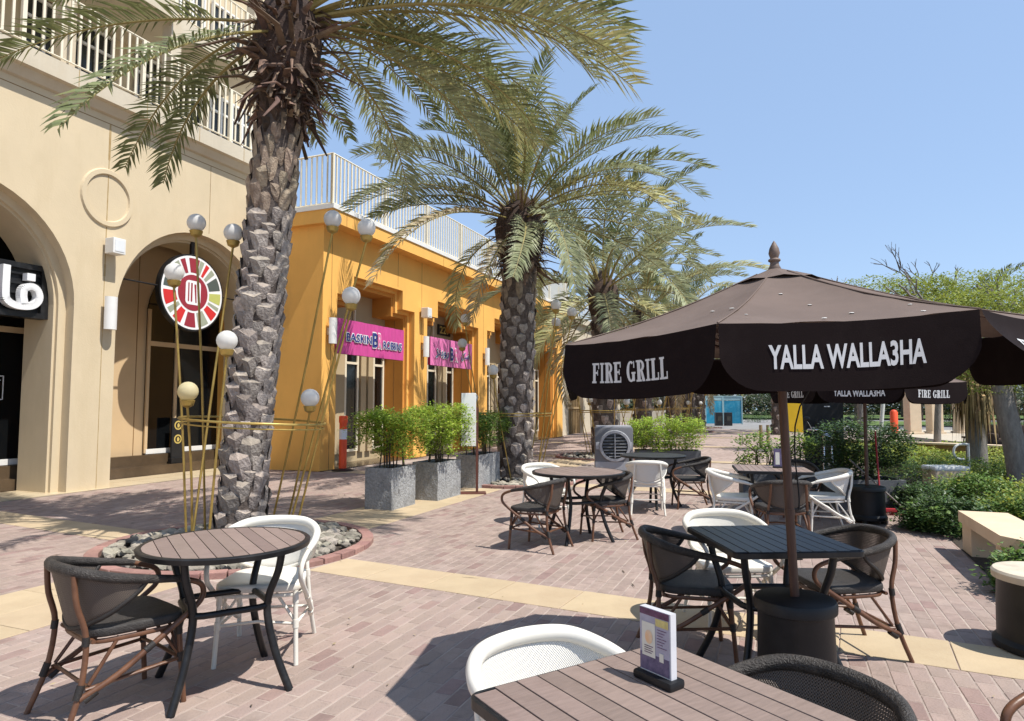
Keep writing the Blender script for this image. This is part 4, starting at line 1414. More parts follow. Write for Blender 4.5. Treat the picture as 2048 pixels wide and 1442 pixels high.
def round_table(x, y, rz, label, R=0.45, H=0.74, slat='table slat'):
    t = thing('round_table', label, 'table', (x, y, 0), rz, 'slatted bistro tables with black legs')
    b = MB()
    b.lathe([(R - 0.02, H - 0.035), (R + 0.008, H - 0.03), (R + 0.012, H - 0.006), (R + 0.004, H), (R - 0.018, H - 0.001), (R - 0.018, H - 0.035)], 'black metal', 48)
    b.build('rim', t, 40)
    n = 11
    step = 2 * (R - 0.018) / n
    for i in range(n):
        x0 = -(R - 0.018) + i * step
        b = MB()
        b.prism(clip_slat(x0 + 0.0022, x0 + step - 0.0022, R - 0.017), H - 0.022, H - 0.001 + random.uniform(-0.0006, 0.0006), slat)
        b.build('slat', t)
    table_legs(t, 1, H, 0.39, 0.25, 0.33)
    return t
def square_table(x, y, rz, label, S=0.7, H=0.74, slat='table slat', L=None):
    L = L or S
    t = thing('square_table', label, 'table', (x, y, 0), rz, 'slatted bistro tables with black legs')
    hx, hy = S / 2, L / 2
    def rr(hx, hy, r):
        o = []
        for cx, cy, a0 in ((hx - r, hy - r, 0), (-hx + r, hy - r, pi / 2), (-hx + r, -hy + r, pi), (hx - r, -hy + r, 3 * pi / 2)):
            o += [(cx + r * cos(a0 + pi / 2 * i / 5), cy + r * sin(a0 + pi / 2 * i / 5)) for i in range(6)]
        return o
    b = MB()
    rings = [(rr(hx - 0.015, hy - 0.015, 0.03), H - 0.036), (rr(hx, hy, 0.04), H - 0.03), (rr(hx, hy, 0.04), H - 0.005), (rr(hx - 0.005, hy - 0.005, 0.036), H - 0.002), (rr(hx - 0.012, hy - 0.012, 0.03), H - 0.004)]
    vs, fs = [], []
    for ring, z in rings:
        vs += [(px, py, z) for px, py in ring]
    for i in range(len(rings) - 1):
        fs += [(i * 24 + j, i * 24 + (j + 1) % 24, (i + 1) * 24 + (j + 1) % 24, (i + 1) * 24 + j) for j in range(24)]
    b.mesh(vs, fs, 'black metal')
    b.face([(px, py, H - 0.036) for px, py in reversed(rings[0][0])], 'black metal')
    b.build('rim', t, 40)
    n = max(6, round((S - 0.02) / 0.066))
    step = (S - 0.02) / n
    for i in range(n):
        x0 = -(S - 0.02) / 2 + i * step
        e = 0.012 if i in (0, n - 1) else 0
        b = MB()
        b.bbox((x0 + 0.0022, -hy + 0.011 + e, H - 0.022), (x0 + step - 0.0022, hy - 0.011 - e, H + 0.0006 + random.uniform(-0.0005, 0.0005)), slat, 0.002)
        b.build('slat', t)
    table_legs(t, 1, H, 0.42, 0.27, 0.34)
    return t
round_table(-1.53, 3.62, radians(33), 'round slatted table alone in the sun, left foreground', 0.42)
square_table(0.365, 1.635, radians(32.6), 'square slatted table with the menu stand, nearest the camera', 0.70, slat='table slat')
square_table(1.41, 3.72, radians(4), 'dark square slatted table under the near umbrella', 0.68, L=0.74, slat='dark slat')
round_table(0.73, 7.38, radians(20), 'round table in the middle with a turned brown chair', 0.5)
round_table(2.05, 9.75, radians(40), 'round table beside the grey air cooler', 0.46, slat='dark slat')
square_table(2.98, 7.72, radians(-14), 'square table in front of the low planter box, behind the near umbrella pole', 0.8, slat='table slat')

# menu stands
t = thing('menu_stand', 'upright menu card in clear acrylic with black foot on the nearest table', 'menu stand', (0.385, 1.80, 0.7405), radians(-54), 'menu stands on tables')
t.scale = (0.88, 0.88, 0.92)
b = MB()
b.bbox((-0.075, -0.033, 0), (0.075, 0.033, 0.026), 'black plastic', 0.01)
b.build('foot', t, 40)
b = MB()
b.box((-0.0605, -0.012, 0.026), (0.0605, 0.012, 0.205), 'clear acrylic')
b.build('acrylic', t)
b = MB()
y0 = -0.0126
def flat(x0, x1, z0, z1, m, d=0.0):
    b.box((x0, y0 - d - 0.0006, z0), (x1, y0 - d, z1), m)
flat(-0.059, 0.055, 0.03, 0.2, 'menu lilac')
flat(-0.059, 0.055, 0.185, 0.2035, 'menu plum', 0.0008)
flat(-0.059, 0.055, 0.03, 0.078, 'menu navy', 0.0008)
flat(-0.05, 0.002, 0.07, 0.165, 'menu cream', 0.0016)
flat(0.004, 0.053, 0.162, 0.183, 'menu yellow', 0.0016)
flat(0.018, 0.034, 0.066, 0.09, 'menu cream', 0.0016)
b.lathe([(0.0001, 0), (0.015, 0.0004)], 'menu peach', 18, (0, 0, 0))
n0 = len(b.v) - 36
for i in range(n0, len(b.v)):
    x, yy, z = b.v[i]
    b.v[i] = (x - 0.022, y0 - 0.0028 - z, yy * 1.3 + 0.125)
for k in range(4):
    flat(-0.04, -0.006 - 0.006 * (k % 2), 0.098 - k * 0.006, 0.1 - k * 0.006, 'menu plum', 0.0024)
for k in range(7):
    flat(0.01, 0.045 - 0.007 * (k % 3), 0.152 - k * 0.008, 0.1535 - k * 0.008, 'menu plum', 0.0016)
b.build('menu_card', t)
t = thing('menu_stand', 'small menu card in black frame on the table behind the near umbrella pole', 'menu stand', (3.08, 7.72, 0.7405), radians(-10), 'menu stands on tables')
b = MB()
b.box((-0.07, -0.03, 0), (0.07, 0.03, 0.02), 'black plastic')
b.box((-0.06, -0.012, 0.02), (0.06, 0.012, 0.22), 'menu navy')
b.build('frame', t)
b = MB()
b.box((-0.045, -0.0135, 0.04), (0.0, -0.0125, 0.18), 'menu cream')
b.build('menu_card', t)

# ------------------------------------------------------------------ slab serif lettering for FIRE GRILL (unit boxes, drawn as quads)
def _rect(x0, y0, x1, y1):
    return [(x0, y0), (x1, y0), (x1, y1), (x0, y1)]
def _arc(cx, cy, rx, ry, a0, a1, tx, ty, n=7):
    out = []
    for i in range(n):
        p, q = radians(a0 + (a1 - a0) * i / n), radians(a0 + (a1 - a0) * (i + 1) / n)
        out.append([(cx + rx * cos(p), cy + ry * sin(p)), (cx + rx * cos(q), cy + ry * sin(q)), (cx + (rx - tx) * cos(q), cy + (ry - ty) * sin(q)), (cx + (rx - tx) * cos(p), cy + (ry - ty) * sin(p))])
    return out
_stem = [_rect(0.14, 0, 0.48, 1), _rect(0.02, 0, 0.6, 0.09), _rect(0.02, 0.91, 0.6, 1)]
GLY = {
    'I': ([_rect(0.28, 0, 0.72, 1), _rect(0.05, 0, 0.95, 0.09), _rect(0.05, 0.91, 0.95, 1)], 0.55),
    'F': (_stem + [_rect(0.48, 0.9, 0.95, 1), _rect(0.84, 0.7, 0.95, 0.9), _rect(0.48, 0.46, 0.8, 0.56), _rect(0.7, 0.38, 0.8, 0.64)], 0.95),
    'E': (_stem + [_rect(0.48, 0.9, 0.95, 1), _rect(0.84, 0.72, 0.95, 0.9), _rect(0.48, 0.46, 0.8, 0.56), _rect(0.7, 0.38, 0.8, 0.64), _rect(0.48, 0, 0.97, 0.1), _rect(0.86, 0.1, 0.97, 0.28)], 0.95),
    'L': (_stem + [_rect(0.6, 0, 0.97, 0.1), _rect(0.85, 0.1, 0.97, 0.34)], 0.92),
    'R': (_stem + _arc(0.48, 0.73, 0.44, 0.27, -90, 90, 0.26, 0.1) + [[(0.5, 0.47), (0.72, 0.5), (0.99, 0.0), (0.68, 0.0)]], 1.05),
    'G': (_arc(0.5, 0.5, 0.46, 0.5, 55, 330, 0.28, 0.1, 14) + [_rect(0.56, 0.38, 0.98, 0.47), _rect(0.62, 0.04, 0.9, 0.38), _rect(0.78, 0.66, 0.88, 0.98)], 1.1),
}
FIREGRILL = []
_x = 0.0
for _ch in 'FIRE GRILL':
    if _ch == ' ':
        _x += 0.55
        continue
    _p, _w = GLY[_ch]
    FIREGRILL.append((_x, _w, _p))
    _x += _w + 0.05
FIREGRILL = [(g / _x, w / _x, p) for g, w, p in FIREGRILL]

# ------------------------------------------------------------------ umbrellas
def umbrella(x, y, z0, ph, R, zr, za, drop, lean, label, texts, first):
    t = thing('patio_umbrella', label, 'umbrella', (x, y, z0), 0, 'brown cafe umbrellas')
    TL = Matrix.Rotation(lean, 4, 'Y')
    z1, z2 = zr - z0, za - z0
    def cn(k, r=1.0, z=0.0):
        a = ph + k * pi / 4
        return TL @ V3((R * r * cos(a), R * r * sin(a), z1 + z))
    apex = TL @ V3((0, 0, z2))
    b = MB()
    b.tube([(0, 0, 0.0), TL @ V3((0, 0, z2 - 0.02))], 0.021, 'umbrella wood', 14)
    b.tube([TL @ V3((0, 0, 0.38)), TL @ V3((0, 0, 0.41))], 0.0235, 'umbrella wood', 14)
    b.build('pole', t, 60)
    b = MB()
    b.lathe([(0.022, -0.03), (0.03, 0.0), (0.022, 0.015), (0.02, 0.03), (0.029, 0.036), (0.029, 0.044), (0.019, 0.05), (0.027, 0.075), (0.022, 0.1), (0.008, 0.128), (0.001, 0.138)], 'finial wood', 14, apex)
    b.build('finial', t, 60)
    b = MB()
    b.lathe([(0.021, -0.06), (0.045, -0.05), (0.045, -0.01), (0.021, 0.0)], 'umbrella wood', 12, TL @ V3((0, 0, z2 - 0.08)))
    b.lathe([(0.022, -0.05), (0.042, -0.04), (0.042, 0.03), (0.022, 0.04)], 'umbrella wood', 12, TL @ V3((0, 0, z1 - 0.12)))
    b.build('hub', t, 60)
    nA, nB = 14, 12
    for k in range(8):                                          # one cloth panel, one valance and one rib for each side
        b = MB()
        vs, fs = [], []
        for i in range(nA + 1):
            f = i / nA
            r = 0.09 + 0.91 * f
            for j in range(nB + 1):
                g = j / nB
                p = cn(k).lerp(cn(k + 1), g)
                c = apex.lerp(p, r)
                sag = 0.045 * sin(pi * f) * (0.6 + 0.4 * sin(pi * g)) + 0.016 * sin(pi * g) * f
                q = c - V3((0, 0, sag))
                q.z += 0.005 * noise.noise(q * 5) + 0.006 * f * noise.noise(V3((q.x * 3 + k, q.y * 3, 0)) * 2.2) + 0.003 * sin(26 * g + 5 * f + k) * f * f * (1 - abs(2 * g - 1))
                vs.append(q)
        for i in range(nA):
            for j in range(nB):
                a = i * (nB + 1) + j
                fs.append((a, a + nB + 1, a + nB + 2, a + 1))
        b.mesh(vs, fs, 'umbrella cloth')
        b.build('canopy_panel', t, 40)
        b = MB()
        sm = [apex.lerp(cn(k), 0.09 + 0.91 * i / 10) - V3((0, 0, 0.045 * sin(pi * i / 10) * 0.6 - 0.003)) for i in range(11)]
        b.tube(sm, 0.0035, 'umbrella cloth', 6)
        b.build('seam', t, 60)
        # valance, cut free at the corners with rounded ends
        A, B = cn(k, 1.003), cn(k + 1, 1.003)
        along = (B - A)
        L = along.length
        along.normalize()
        outw = V3((along.y, -along.x, 0)).normalized()
        curl = {1: 0.17, 4: 0.04}.get(k % 8, 0.0) if first else 0.0
        def vp(sx, sd, d=0.0):                                  # sx along 0..L, sd down 0..drop
            g = sx / L
            edge = max(0.0, 1 - min(sx, L - sx) / 0.12)
            w_ = 0.012 * sin(5.5 * g + k * 2) * sd / drop + 0.02 * edge * edge * sd / drop
            w_ += curl * (sd / drop) ** 1.6 * (1.2 - g)
            lift = curl * 0.25 * (sd / drop) ** 2 * (g)
            sg = 0.016 * sin(pi * g)
            return A + along * sx + outw * (w_ + d) - V3((0, 0, sd + sg - lift))
        n, rws = 28, 7
        vs, fs = [], []
        rc = 0.15
        for i in range(n + 1):
            g = i / n
            sx = 0.004 + (L - 0.008) * (0.5 - 0.5 * cos(pi * g)) 
            ex = min(sx, L - sx)
            dd = drop if ex > rc else drop - rc + sqrt(max(0, rc * rc - (rc - ex) ** 2))
            for j in range(rws + 1):
                vs.append(vp(sx, dd * j / rws))
        for i in range(n):
            for j in range(rws):
                a = i * (rws + 1) + j
                fs.append((a, a + 1, a + rws + 2, a + rws + 1))
        b = MB()
        b.mesh(vs, fs, 'umbrella valance')
        va = b.build('valance', t, 50)
        tx = texts[k % len(texts)]
        if tx:
            b = MB()
            if tx == 'YALLA WALLA3HA':
                text_fit(b, tx, L * 0.6, 0.085, 'umbrella lettering', lambda x, y: vp(L / 2 + 0.0 + x, drop * 0.50 - y, 0.0025), 0.028)
            else:
                for gx, ww, polys in FIREGRILL:
                    for poly in polys:
                        b.face([vp(L * 0.225 + (gx + px * ww) * L * 0.5, drop * 0.54 - (py - 0.5) * 0.085, 0.0025) for px, py in poly], 'umbrella lettering')
            b.build('lettering', va)
        b = MB()
        b.tube([apex - V3((0, 0, 0.09)), cn(k, 0.99, -0.012) - V3((0, 0, 0.012))], 0.011, 'umbrella wood', 6)
        rb = b.build('rib', t, 60)
        b = MB()
        b.tube([TL @ V3((0, 0, z1 - 0.11)), apex.lerp(cn(k), 0.5) - V3((0, 0, 0.09))], 0.009, 'umbrella wood', 6)
        b.build('strut', rb, 60)
    b = MB()                                                    # small vent cap, open at the sides
    for k in range(8):
        p, q = cn(k), cn(k + 1)
        for i in range(3):
            f0, f1 = i / 3, (i + 1) / 3
            def c(pp, f, g):
                v = apex.lerp(pp, 0.19 * f) + V3((0, 0, 0.006 - 0.012 * f))
                return v
            m0, m1 = c(p.lerp(q, .5), f0, .5) + V3((0, 0, 0.012 * f0)), c(p.lerp(q, .5), f1, .5) + V3((0, 0, 0.012 * f1))
            b.face([c(p, f0, 0), c(p, f1, 0), m1, m0], 'umbrella cloth')
            b.face([m0, m1, c(q, f1, 1), c(q, f0, 1)], 'umbrella cloth')
    b.build('vent_cap', t, 50)
    if first:
        rs = random.Random(5)
        b = MB()
        for (k, g, f) in ((0, .5, .55), (0, .3, .35), (0, .85, .93), (0, .62, .8), (7, .6, .5), (7, .9, .6), (0, .08, .8), (0, .93, .78), (0, .45, .9)):
            p = apex.lerp(cn(k).lerp(cn(k + 1), g), 0.09 + 0.91 * f) - V3((0, 0, 0.045 * sin(pi * f) * (0.6 + 0.4 * sin(pi * g)) + 0.016 * sin(pi * g) * f))
            b.ball(p + V3((0, 0, 0.003)), rs.uniform(0.005, 0.009), 'dropping', 6, 4, (1.3, 1, 0.3))
        b.build('bird_dropping', t)
        b = MB()
        b.tube(catmull([cn(2, 0.4, 0.1), V3((0.05, 0.0, 0.9)), V3((0.03, -0.01, 0.45)), V3((0.024, -0.01, 0.42))], 5), 0.004, 'black cloth', 5)
        b.build('cord', t)
    return t
TX = ['YALLA WALLA3HA', 'FIRE GRILL']
umbrella(1.349, 3.24, 0.56, radians(-122.5), 1.09, 1.775, 2.14, 0.235, radians(-2.0), 'near brown umbrella lettered FIRE GRILL and YALLA WALLA3HA', TX, True)
umbrella(4.45, 8.42, 0.46, radians(-143.5), 1.13, 1.73, 2.15, 0.235, radians(0.4), 'far brown umbrella behind the near one, over the big dark shrub', TX, False)
def drum(x, y, r, h, label, lid='black plastic', feet=False):
    t = thing('umbrella_base', label, 'umbrella base', (x, y, 0), 0.4, 'black umbrella ballast drums')
    b = MB()
    z0 = 0.04 if feet else 0.0
    b.lathe([(r * 0.98, z0), (r * 1.06, z0 + 0.012), (r * 1.06, z0 + 0.045), (r * 0.97, z0 + 0.07), (r * 0.96, h * 0.5), (r * 0.93, h - 0.07), (r * 0.95, h - 0.06)], 'black plastic', 36)
    b.build('drum', t, 35)
    b = MB()
    b.lathe([(r * 0.93, h - 0.062), (r * 1.02, h - 0.055), (r * 1.03, h - 0.018), (r * 0.99, h - 0.004), (r * 0.9, h), (0.03, h + 0.004), (0.0001, h + 0.004)], lid, 36)
    b.build('lid', t, 35)
    if feet:
        for k in range(4):
            a = k * pi / 2 + 0.5
            f = MB()
            f.tube([(cos(a) * r * 0.85, sin(a) * r * 0.85, 0), (cos(a) * r * 0.85, sin(a) * r * 0.85, 0.05)], 0.035, 'black plastic', 8)
            f.build('foot', t, 60)
    return t
drum(1.349, 3.24, 0.182, 0.555, 'black ballast drum under the near umbrella pole')
drum(4.45, 8.42, 0.205, 0.455, 'black footed ballast drum under the far umbrella, beside the broom', feet=True)
drum(3.22, 4.08, 0.27, 0.47, 'black ballast drum with pale dusty lid at the right edge', 'dusty lid')

# ------------------------------------------------------------------ signs on the buildings
def onface(u0, w, z0):                         # matrix: local x along the facade, local y up, local z out towards the promenade
    return Matrix(((1, 0, 0, u0), (0, 0, -1, w), (0, 1, 0, z0), (0, 0, 0, 1)))
def fpt(x, y, d=0.0):                          # sign-local point: x along, y up, d out
    return V3((x, -d, y))

t = thing('round_sign', 'round red, grey and white spoked sign hanging in the cream arch', 'sign', P(10.15, 11.35, 2.98), YAW)
b = MB()
zc = 0.8
n = 56
ring = [(0.8 * cos(2 * pi * i / n), zc + 0.8 * sin(2 * pi * i / n)) for i in range(n)]
b.prism(ring, -0.06, 0.06, 'black metal', Matrix(((1, 0, 0, 0), (0, 0, -1, 0), (0, 1, 0, 0), (0, 0, 0, 1))))
b.build('disc', t, 40)
b = MB()
b.mesh([fpt(0.765 * cos(2 * pi * i / n), zc + 0.765 * sin(2 * pi * i / n), 0.063) for i in range(n)], [tuple(range(n))], 'logo white')
b.build('white_face', t)
def sector(a0, a1, r0, r1, m, d):
    b = MB()
    k = 6
    pts = [(r0 * cos(a0 + (a1 - a0) * i / k), r0 * sin(a0 + (a1 - a0) * i / k)) for i in range(k + 1)] + [(r1 * cos(a1 + (a0 - a1) * i / k), r1 * sin(a1 + (a0 - a1) * i / k)) for i in range(k + 1)]
    b.mesh([fpt(x, zc + y, d) for x, y in pts], [tuple(range(len(pts) - 1, -1, -1))], m)
    return b
deg = [(78, 100, 'maroon'), (108, 118, 'maroon'), (122, 131, 'sign sage'), (136, 147, 'sign red'), (152, 176, 'sign grey'), (182, 207, 'sign red'), (212, 222, 'sign sage'), (228, 246, 'sign red'), (254, 277, 'maroon'),
       (283, 305, 'sign sage'), (312, 330, 'sign red'), (334, 341, 'sign sage'), (346, 366, 'sign lime'), (372, 395, 'sign grey'), (401, 411, 'sign sage'), (416, 424, 'sign red'), (428, 437, 'sign sage')]
for a0, a1, m in deg:
    sector(radians(a0), radians(a1), 0.42, 0.72, m, 0.066).build('spoke', t)
b = MB()
b.mesh([fpt(0.375 * cos(2 * pi * i / 36), zc + 0.375 * sin(2 * pi * i / 36), 0.067) for i in range(36)], [tuple(range(36))], 'maroon')
b.build('hub', t)
b = MB()
def rrect(x0, x1, y0, y1, r):
    o = []
    for cx, cy, a in ((x1 - r, y1 - r, 0), (x0 + r, y1 - r, pi / 2), (x0 + r, y0 + r, pi), (x1 - r, y0 + r, 1.5 * pi)):
        o += [(cx + r * cos(a + pi / 2 * i / 4), cy + r * sin(a + pi / 2 * i / 4)) for i in range(5)]
    return o
def plate(b, pts, d, m):
    b.mesh([fpt(x, zc + y, d) for x, y in pts], [tuple(range(len(pts)))], m)
plate(b, rrect(-0.19, 0.19, -0.25, 0.25, 0.08), 0.07, 'logo white')
plate(b, rrect(-0.13, -0.1, -0.19, 0.2, 0.01), 0.073, 'maroon')
plate(b, rrect(-0.06, -0.02, -0.19, 0.2, 0.01), 0.073, 'maroon')
plate(b, [(0.02, 0.18), (0.06, -0.2), (0.09, -0.2), (0.07, 0.18)], 0.073, 'maroon')
plate(b, [(0.1, 0.18), (0.13, -0.2), (0.15, -0.2), (0.14, 0.18)], 0.073, 'maroon')
b.build('emblem', t)
for x0, x1 in ((-1.85, -0.79), (0.79, 1.82)):
    b = MB()
    b.tube([(x0, 0.0, zc + 0.03), (x1, 0.0, zc + 0.03)], 0.016, 'black metal', 8)
    b.build('support_rod', t, 60)
b = MB()
b.box((-0.04, -0.03, zc + 0.78), (0.04, 0.03, 1.99), 'black metal')
b.build('hanger', t)

t = thing('letter_sign', 'black framed sign with a large white Arabic letter in the left arch', 'sign', P(6.6, 11.55, 2.9), YAW)
b = MB()
b.box((-1.2, 0.02, 0.05), (0.72, 0.12, 0.83), 'black plastic')
b.build('backing', t)
b = MB()
for z in (0.0, 0.8):
    b.box((-1.2, -0.06, z), (0.78, 0.16, z + 0.09), 'black metal')
b.box((0.66, -0.055, 0.09), (0.78, 0.155, 0.8), 'black metal')
b.build('frame', t)
for k in range(4):
    b = MB()
    b.box((-1.15, -0.02, 0.22 + k * 0.16), (0.66, 0.0, 0.26 + k * 0.16), 'black metal')
    b.build('cross_bar', t)
b = MB()
path = [(0.06, 0.8), (0.06, 0.35), (0.1, 0.23), (0.22, 0.17), (0.4, 0.17), (0.52, 0.22), (0.585, 0.33), (0.55, 0.46), (0.45, 0.51), (0.35, 0.46), (0.33, 0.34), (0.36, 0.2)]
cp = catmull([(x, 0, z) for x, z in path], 5)
for i in range(len(cp) - 1):
    d = (cp[i + 1] - cp[i]).normalized()
    nrm = V3((-d.z, 0, d.x)) * 0.055
    q = [cp[i] - nrm, cp[i + 1] - nrm - d * -0.004, cp[i + 1] + nrm + d * 0.004, cp[i] + nrm]
    f, k = V3((0, -0.14, 0)), V3((0, -0.02, 0))
    vs = [p + f for p in q] + [p + k for p in q]
    b.mesh(vs, [(0, 1, 2, 3), (0, 4, 5, 1), (2, 6, 7, 3)], 'logo white')
b.build('lettering', t)
b = MB()
b.box((0.37, -0.14, 0.6), (0.5, -0.02, 0.72), 'logo white')
b.build('letter_dot', t)
for z in (0.28, 0.64):
    b = MB()
    b.tube([(0.78, 0.08, z), (1.12, 0.08, z)], 0.022, 'black metal', 8)
    b.box((0.9, 0.02, z - 0.06), (1.05, 0.14, z + 0.06), 'black metal')
    b.build('bracket', t)

def banner(u0, u1, z0, z1, m, label, second):
    w = 9.4
    t = thing('shop_banner', label, 'banner', P(u0, w, z0), YAW, 'pink shop banners over the orange doorways')
    W, H = u1 - u0, z1 - z0
    b = MB()
    vs, fs = [], []
    n, r = 30, 6
    rs = random.Random(9)
    ph = [rs.uniform(0, 6) for _ in range(4)]
    def y(x, z):
        if second:
            return 0.0
        return 0.012 * sin(9 * x + ph[0] + z) + 0.008 * sin(23 * x + ph[1] - 2 * z)
    for i in range(n + 1):
        for j in range(r + 1):
            x, z = W * i / n, H * j / r
            vs.append((x, y(x, z), z))
    for i in range(n):
        for j in range(r):
            a = i * (r + 1) + j
            fs.append((a, a + r + 1, a + r + 2, a + 1))
    b.mesh(vs, fs, m)
    b.build('cloth', t, 60)
    b = MB()
    b.box((0.0, 0.025, 0.0), (W, 0.09, H), 'pink edge')
    b.build('box_frame', t)
    def put(body, cx, cz, w_, h_, bold=0.022, col='logo blue'):
        for c, bd, d in (('logo white', bold + 0.05, 0.024), (col, bold, 0.03)):
            b = MB()
            k = 1 + (0.16 if c == 'logo white' else 0)
            text_fit(b, body, w_ * (1.03 if c == 'logo white' else 1), h_ * k, c, lambda x, yy: V3((cx + x, y(cx + x, cz) - d, cz + yy)), bd)
            b.build('lettering', t)
    if not second:
        put('BASKIN', W * 0.30, H * 0.5, W * 0.36, H * 0.24)
        put('ROBBINS', W * 0.815, H * 0.42, W * 0.3, H * 0.24)
        put('B', W * 0.525, H * 0.52, W * 0.07, H * 0.44, 0.03)
        put('R', W * 0.605, H * 0.52, W * 0.07, H * 0.44, 0.03, 'logo pink')
    else:
        put('\uFEB0\uFEE8\uFE91\uFEEE\uFEAD', W * 0.25, H * 0.44, W * 0.3, H * 0.32, 0.015)
        put('\uFEE6\uFEDC\uFEB3\uFE8E\uFE91', W * 0.82, H * 0.46, W * 0.25, H * 0.34, 0.015)
        put('B', W * 0.475, H * 0.47, W * 0.08, H * 0.46, 0.03)
        put('R', W * 0.585, H * 0.47, W * 0.08, H * 0.46, 0.03, 'logo pink')
banner(12.45, 15.32, 2.64, 3.45, 'pink banner', 'darker creased pink shop banner with blue lettering over the first orange doorway', False)
banner(16.8, 19.56, 2.61, 3.43, 'pale pink banner', 'paler pink shop banner with Arabic lettering over the second orange doorway', True)
t = thing('number_plate', 'small dark plate with the number 229 above the second doorway', 'number plate', P(19.25, 10.28, 3.72), YAW)
b = MB()
b.box((-0.42, -0.03, 0), (0.42, 0.0, 0.34), 'black plastic')
b.build('plate', t)
b = MB()
text_fit(b, '229', 0.66, 0.24, 'gold print', lambda x, y: V3((x, -0.034, 0.17 + y)), 0.02)
b.build('lettering', t)

t = thing('menu_board', 'black board with two round gold emblems on the step under the round sign', 'sign', P(10.72, 12.25, 0.2), YAW)
b = MB()
b.bbox((-0.17, -0.05, 0.0), (0.17, 0.05, 0.12), 'black plastic', 0.01)
b.box((-0.15, -0.02, 0.1), (0.15, 0.02, 0.98), 'black cloth')
b.build('board', t)
for z in (0.82, 0.52):
    b = MB()
    b.mesh([(0.1 * cos(2 * pi * i / 20), -0.024, z + 0.1 * sin(2 * pi * i / 20)) for i in range(20)], [tuple(range(20))], 'gold print')
    b.mesh([(0.07 * cos(2 * pi * i / 20), -0.026, z + 0.07 * sin(2 * pi * i / 20)) for i in range(20)], [tuple(range(20))], 'black cloth')
    b.mesh([(0.02, -0.028, z - 0.05), (0.04, -0.028, z), (0.0, -0.028, z + 0.055), (-0.03, -0.028, z + 0.01), (-0.02, -0.028, z - 0.05)], [(0, 1, 2, 3, 4)], 'gold print')
    b.build('emblem', t)

# ------------------------------------------------------------------ planters and shrubs
def ellip(c, r, shell=0.45, flat=0.0):
    def fn(rd):
        while True:
            p = V3((rd.uniform(-1, 1), rd.uniform(-1, 1), rd.uniform(-1, 1)))
            if p.length < 1 and p.length > shell * rd.random():
                break
        k = 1 + 0.22 * noise.noise(V3((p.x * 2.2 + c[0], p.y * 2.2 + c[1], p.z * 2.2)))
        q = V3((c[0] + p.x * r[0] * k, c[1] + p.y * r[1] * k, c[2] + p.z * r[2] * k))
        if noise.noise(q * 3.1) < -0.28 and rd.random() < 0.75:
            return None
        return q if q.z > 0.01 else None
    return fn
def boxcloud(L, D, z0, z1):
    def fn(rd):
        x, y, z = rd.uniform(-1, 1), rd.uniform(-1, 1), rd.random() ** 0.75
        k = 1 - 0.25 * (1 - z) - 0.15 * max(abs(x), abs(y)) ** 4 * (z > 0.8)
        q = V3((x * L / 2 * k, y * D / 2 * k, z0 + (z1 - z0) * z * (1 - 0.12 * abs(x) ** 3)))
        q += V3((noise.noise(q * 3), noise.noise(q * 3 + V3((9, 0, 0))), noise.noise(q * 3 + V3((0, 9, 0))))) * 0.09
        return None if noise.noise(q * 4.3) < -0.3 + 0.35 * (1 - z) - 0.1 else q
    return fn
def stems(b, rs, n, L, D, z0, z1, r=0.012):
    for _ in range(n):
        x, y = rs.uniform(-L, L) * 0.36, rs.uniform(-D, D) * 0.3
        pts = [(x, y, z0 - 0.05), (x + rs.uniform(-.05, .05), y + rs.uniform(-.05, .05), (z0 + z1) / 2), (x * 1.3 + rs.uniform(-.14, .14), y * 1.3 + rs.uniform(-.1, .1), z1 - 0.08)]
        b.tube(catmull(pts, 3), [r, r * 0.4], 'twig', 5)
def planter(loc, rz, L, D, H, m, label, group):
    t = thing('planter_box', label, 'planter', loc, rz, group)
    b = MB()
    i = 0.035
    o = [(-L / 2, -D / 2), (L / 2, -D / 2), (L / 2, D / 2), (-L / 2, D / 2)]
    n = [(x - i * (1 if x > 0 else -1), y - i * (1 if y > 0 else -1)) for x, y in o]
    for k in range(4):
        a, c = o[k], o[(k + 1) % 4]
        e, f = n[k], n[(k + 1) % 4]
        g = 9
        cols = [[(a[0] + (c[0] - a[0]) * q / g, a[1] + (c[1] - a[1]) * q / g, H * z / g) for z in range(g + 1)] for q in range(g + 1)]
        rough = 0.008 if m == 'planter stone' else 0.0
        def jit(p):
            if rough and 0 < p[2]:
                nn = noise.noise_vector(V3(p) * 7 + V3((loc[0], loc[1], 0))) * rough
                return (p[0] + nn.x, p[1] + nn.y, p[2] + nn.z * 0.4)
            return p
        cols = [[jit(p) for p in cc] for cc in cols]
        for q in range(g):
            for z in range(g):
                b.face([cols[q][z], cols[q + 1][z], cols[q + 1][z + 1], cols[q][z + 1]], m)
            tq = lambda fr: (e[0] + (f[0] - e[0]) * fr, e[1] + (f[1] - e[1]) * fr)
            p0, p1 = tq(q / g), tq((q + 1) / g)
            b.face([cols[q][g], cols[q + 1][g], (p1[0], p1[1], H), (p0[0], p0[1], H)], m)
            b.face([(p0[0], p0[1], H), (p1[0], p1[1], H), (p1[0], p1[1], H - 0.08), (p0[0], p0[1], H - 0.08)], m)
    b.build('box', t)
    b = MB()
    b.box((-L / 2 + i, -D / 2 + i, H - 0.12), (L / 2 - i, D / 2 - i, H - 0.05), 'soil')
    b.build('soil', t)
    return t
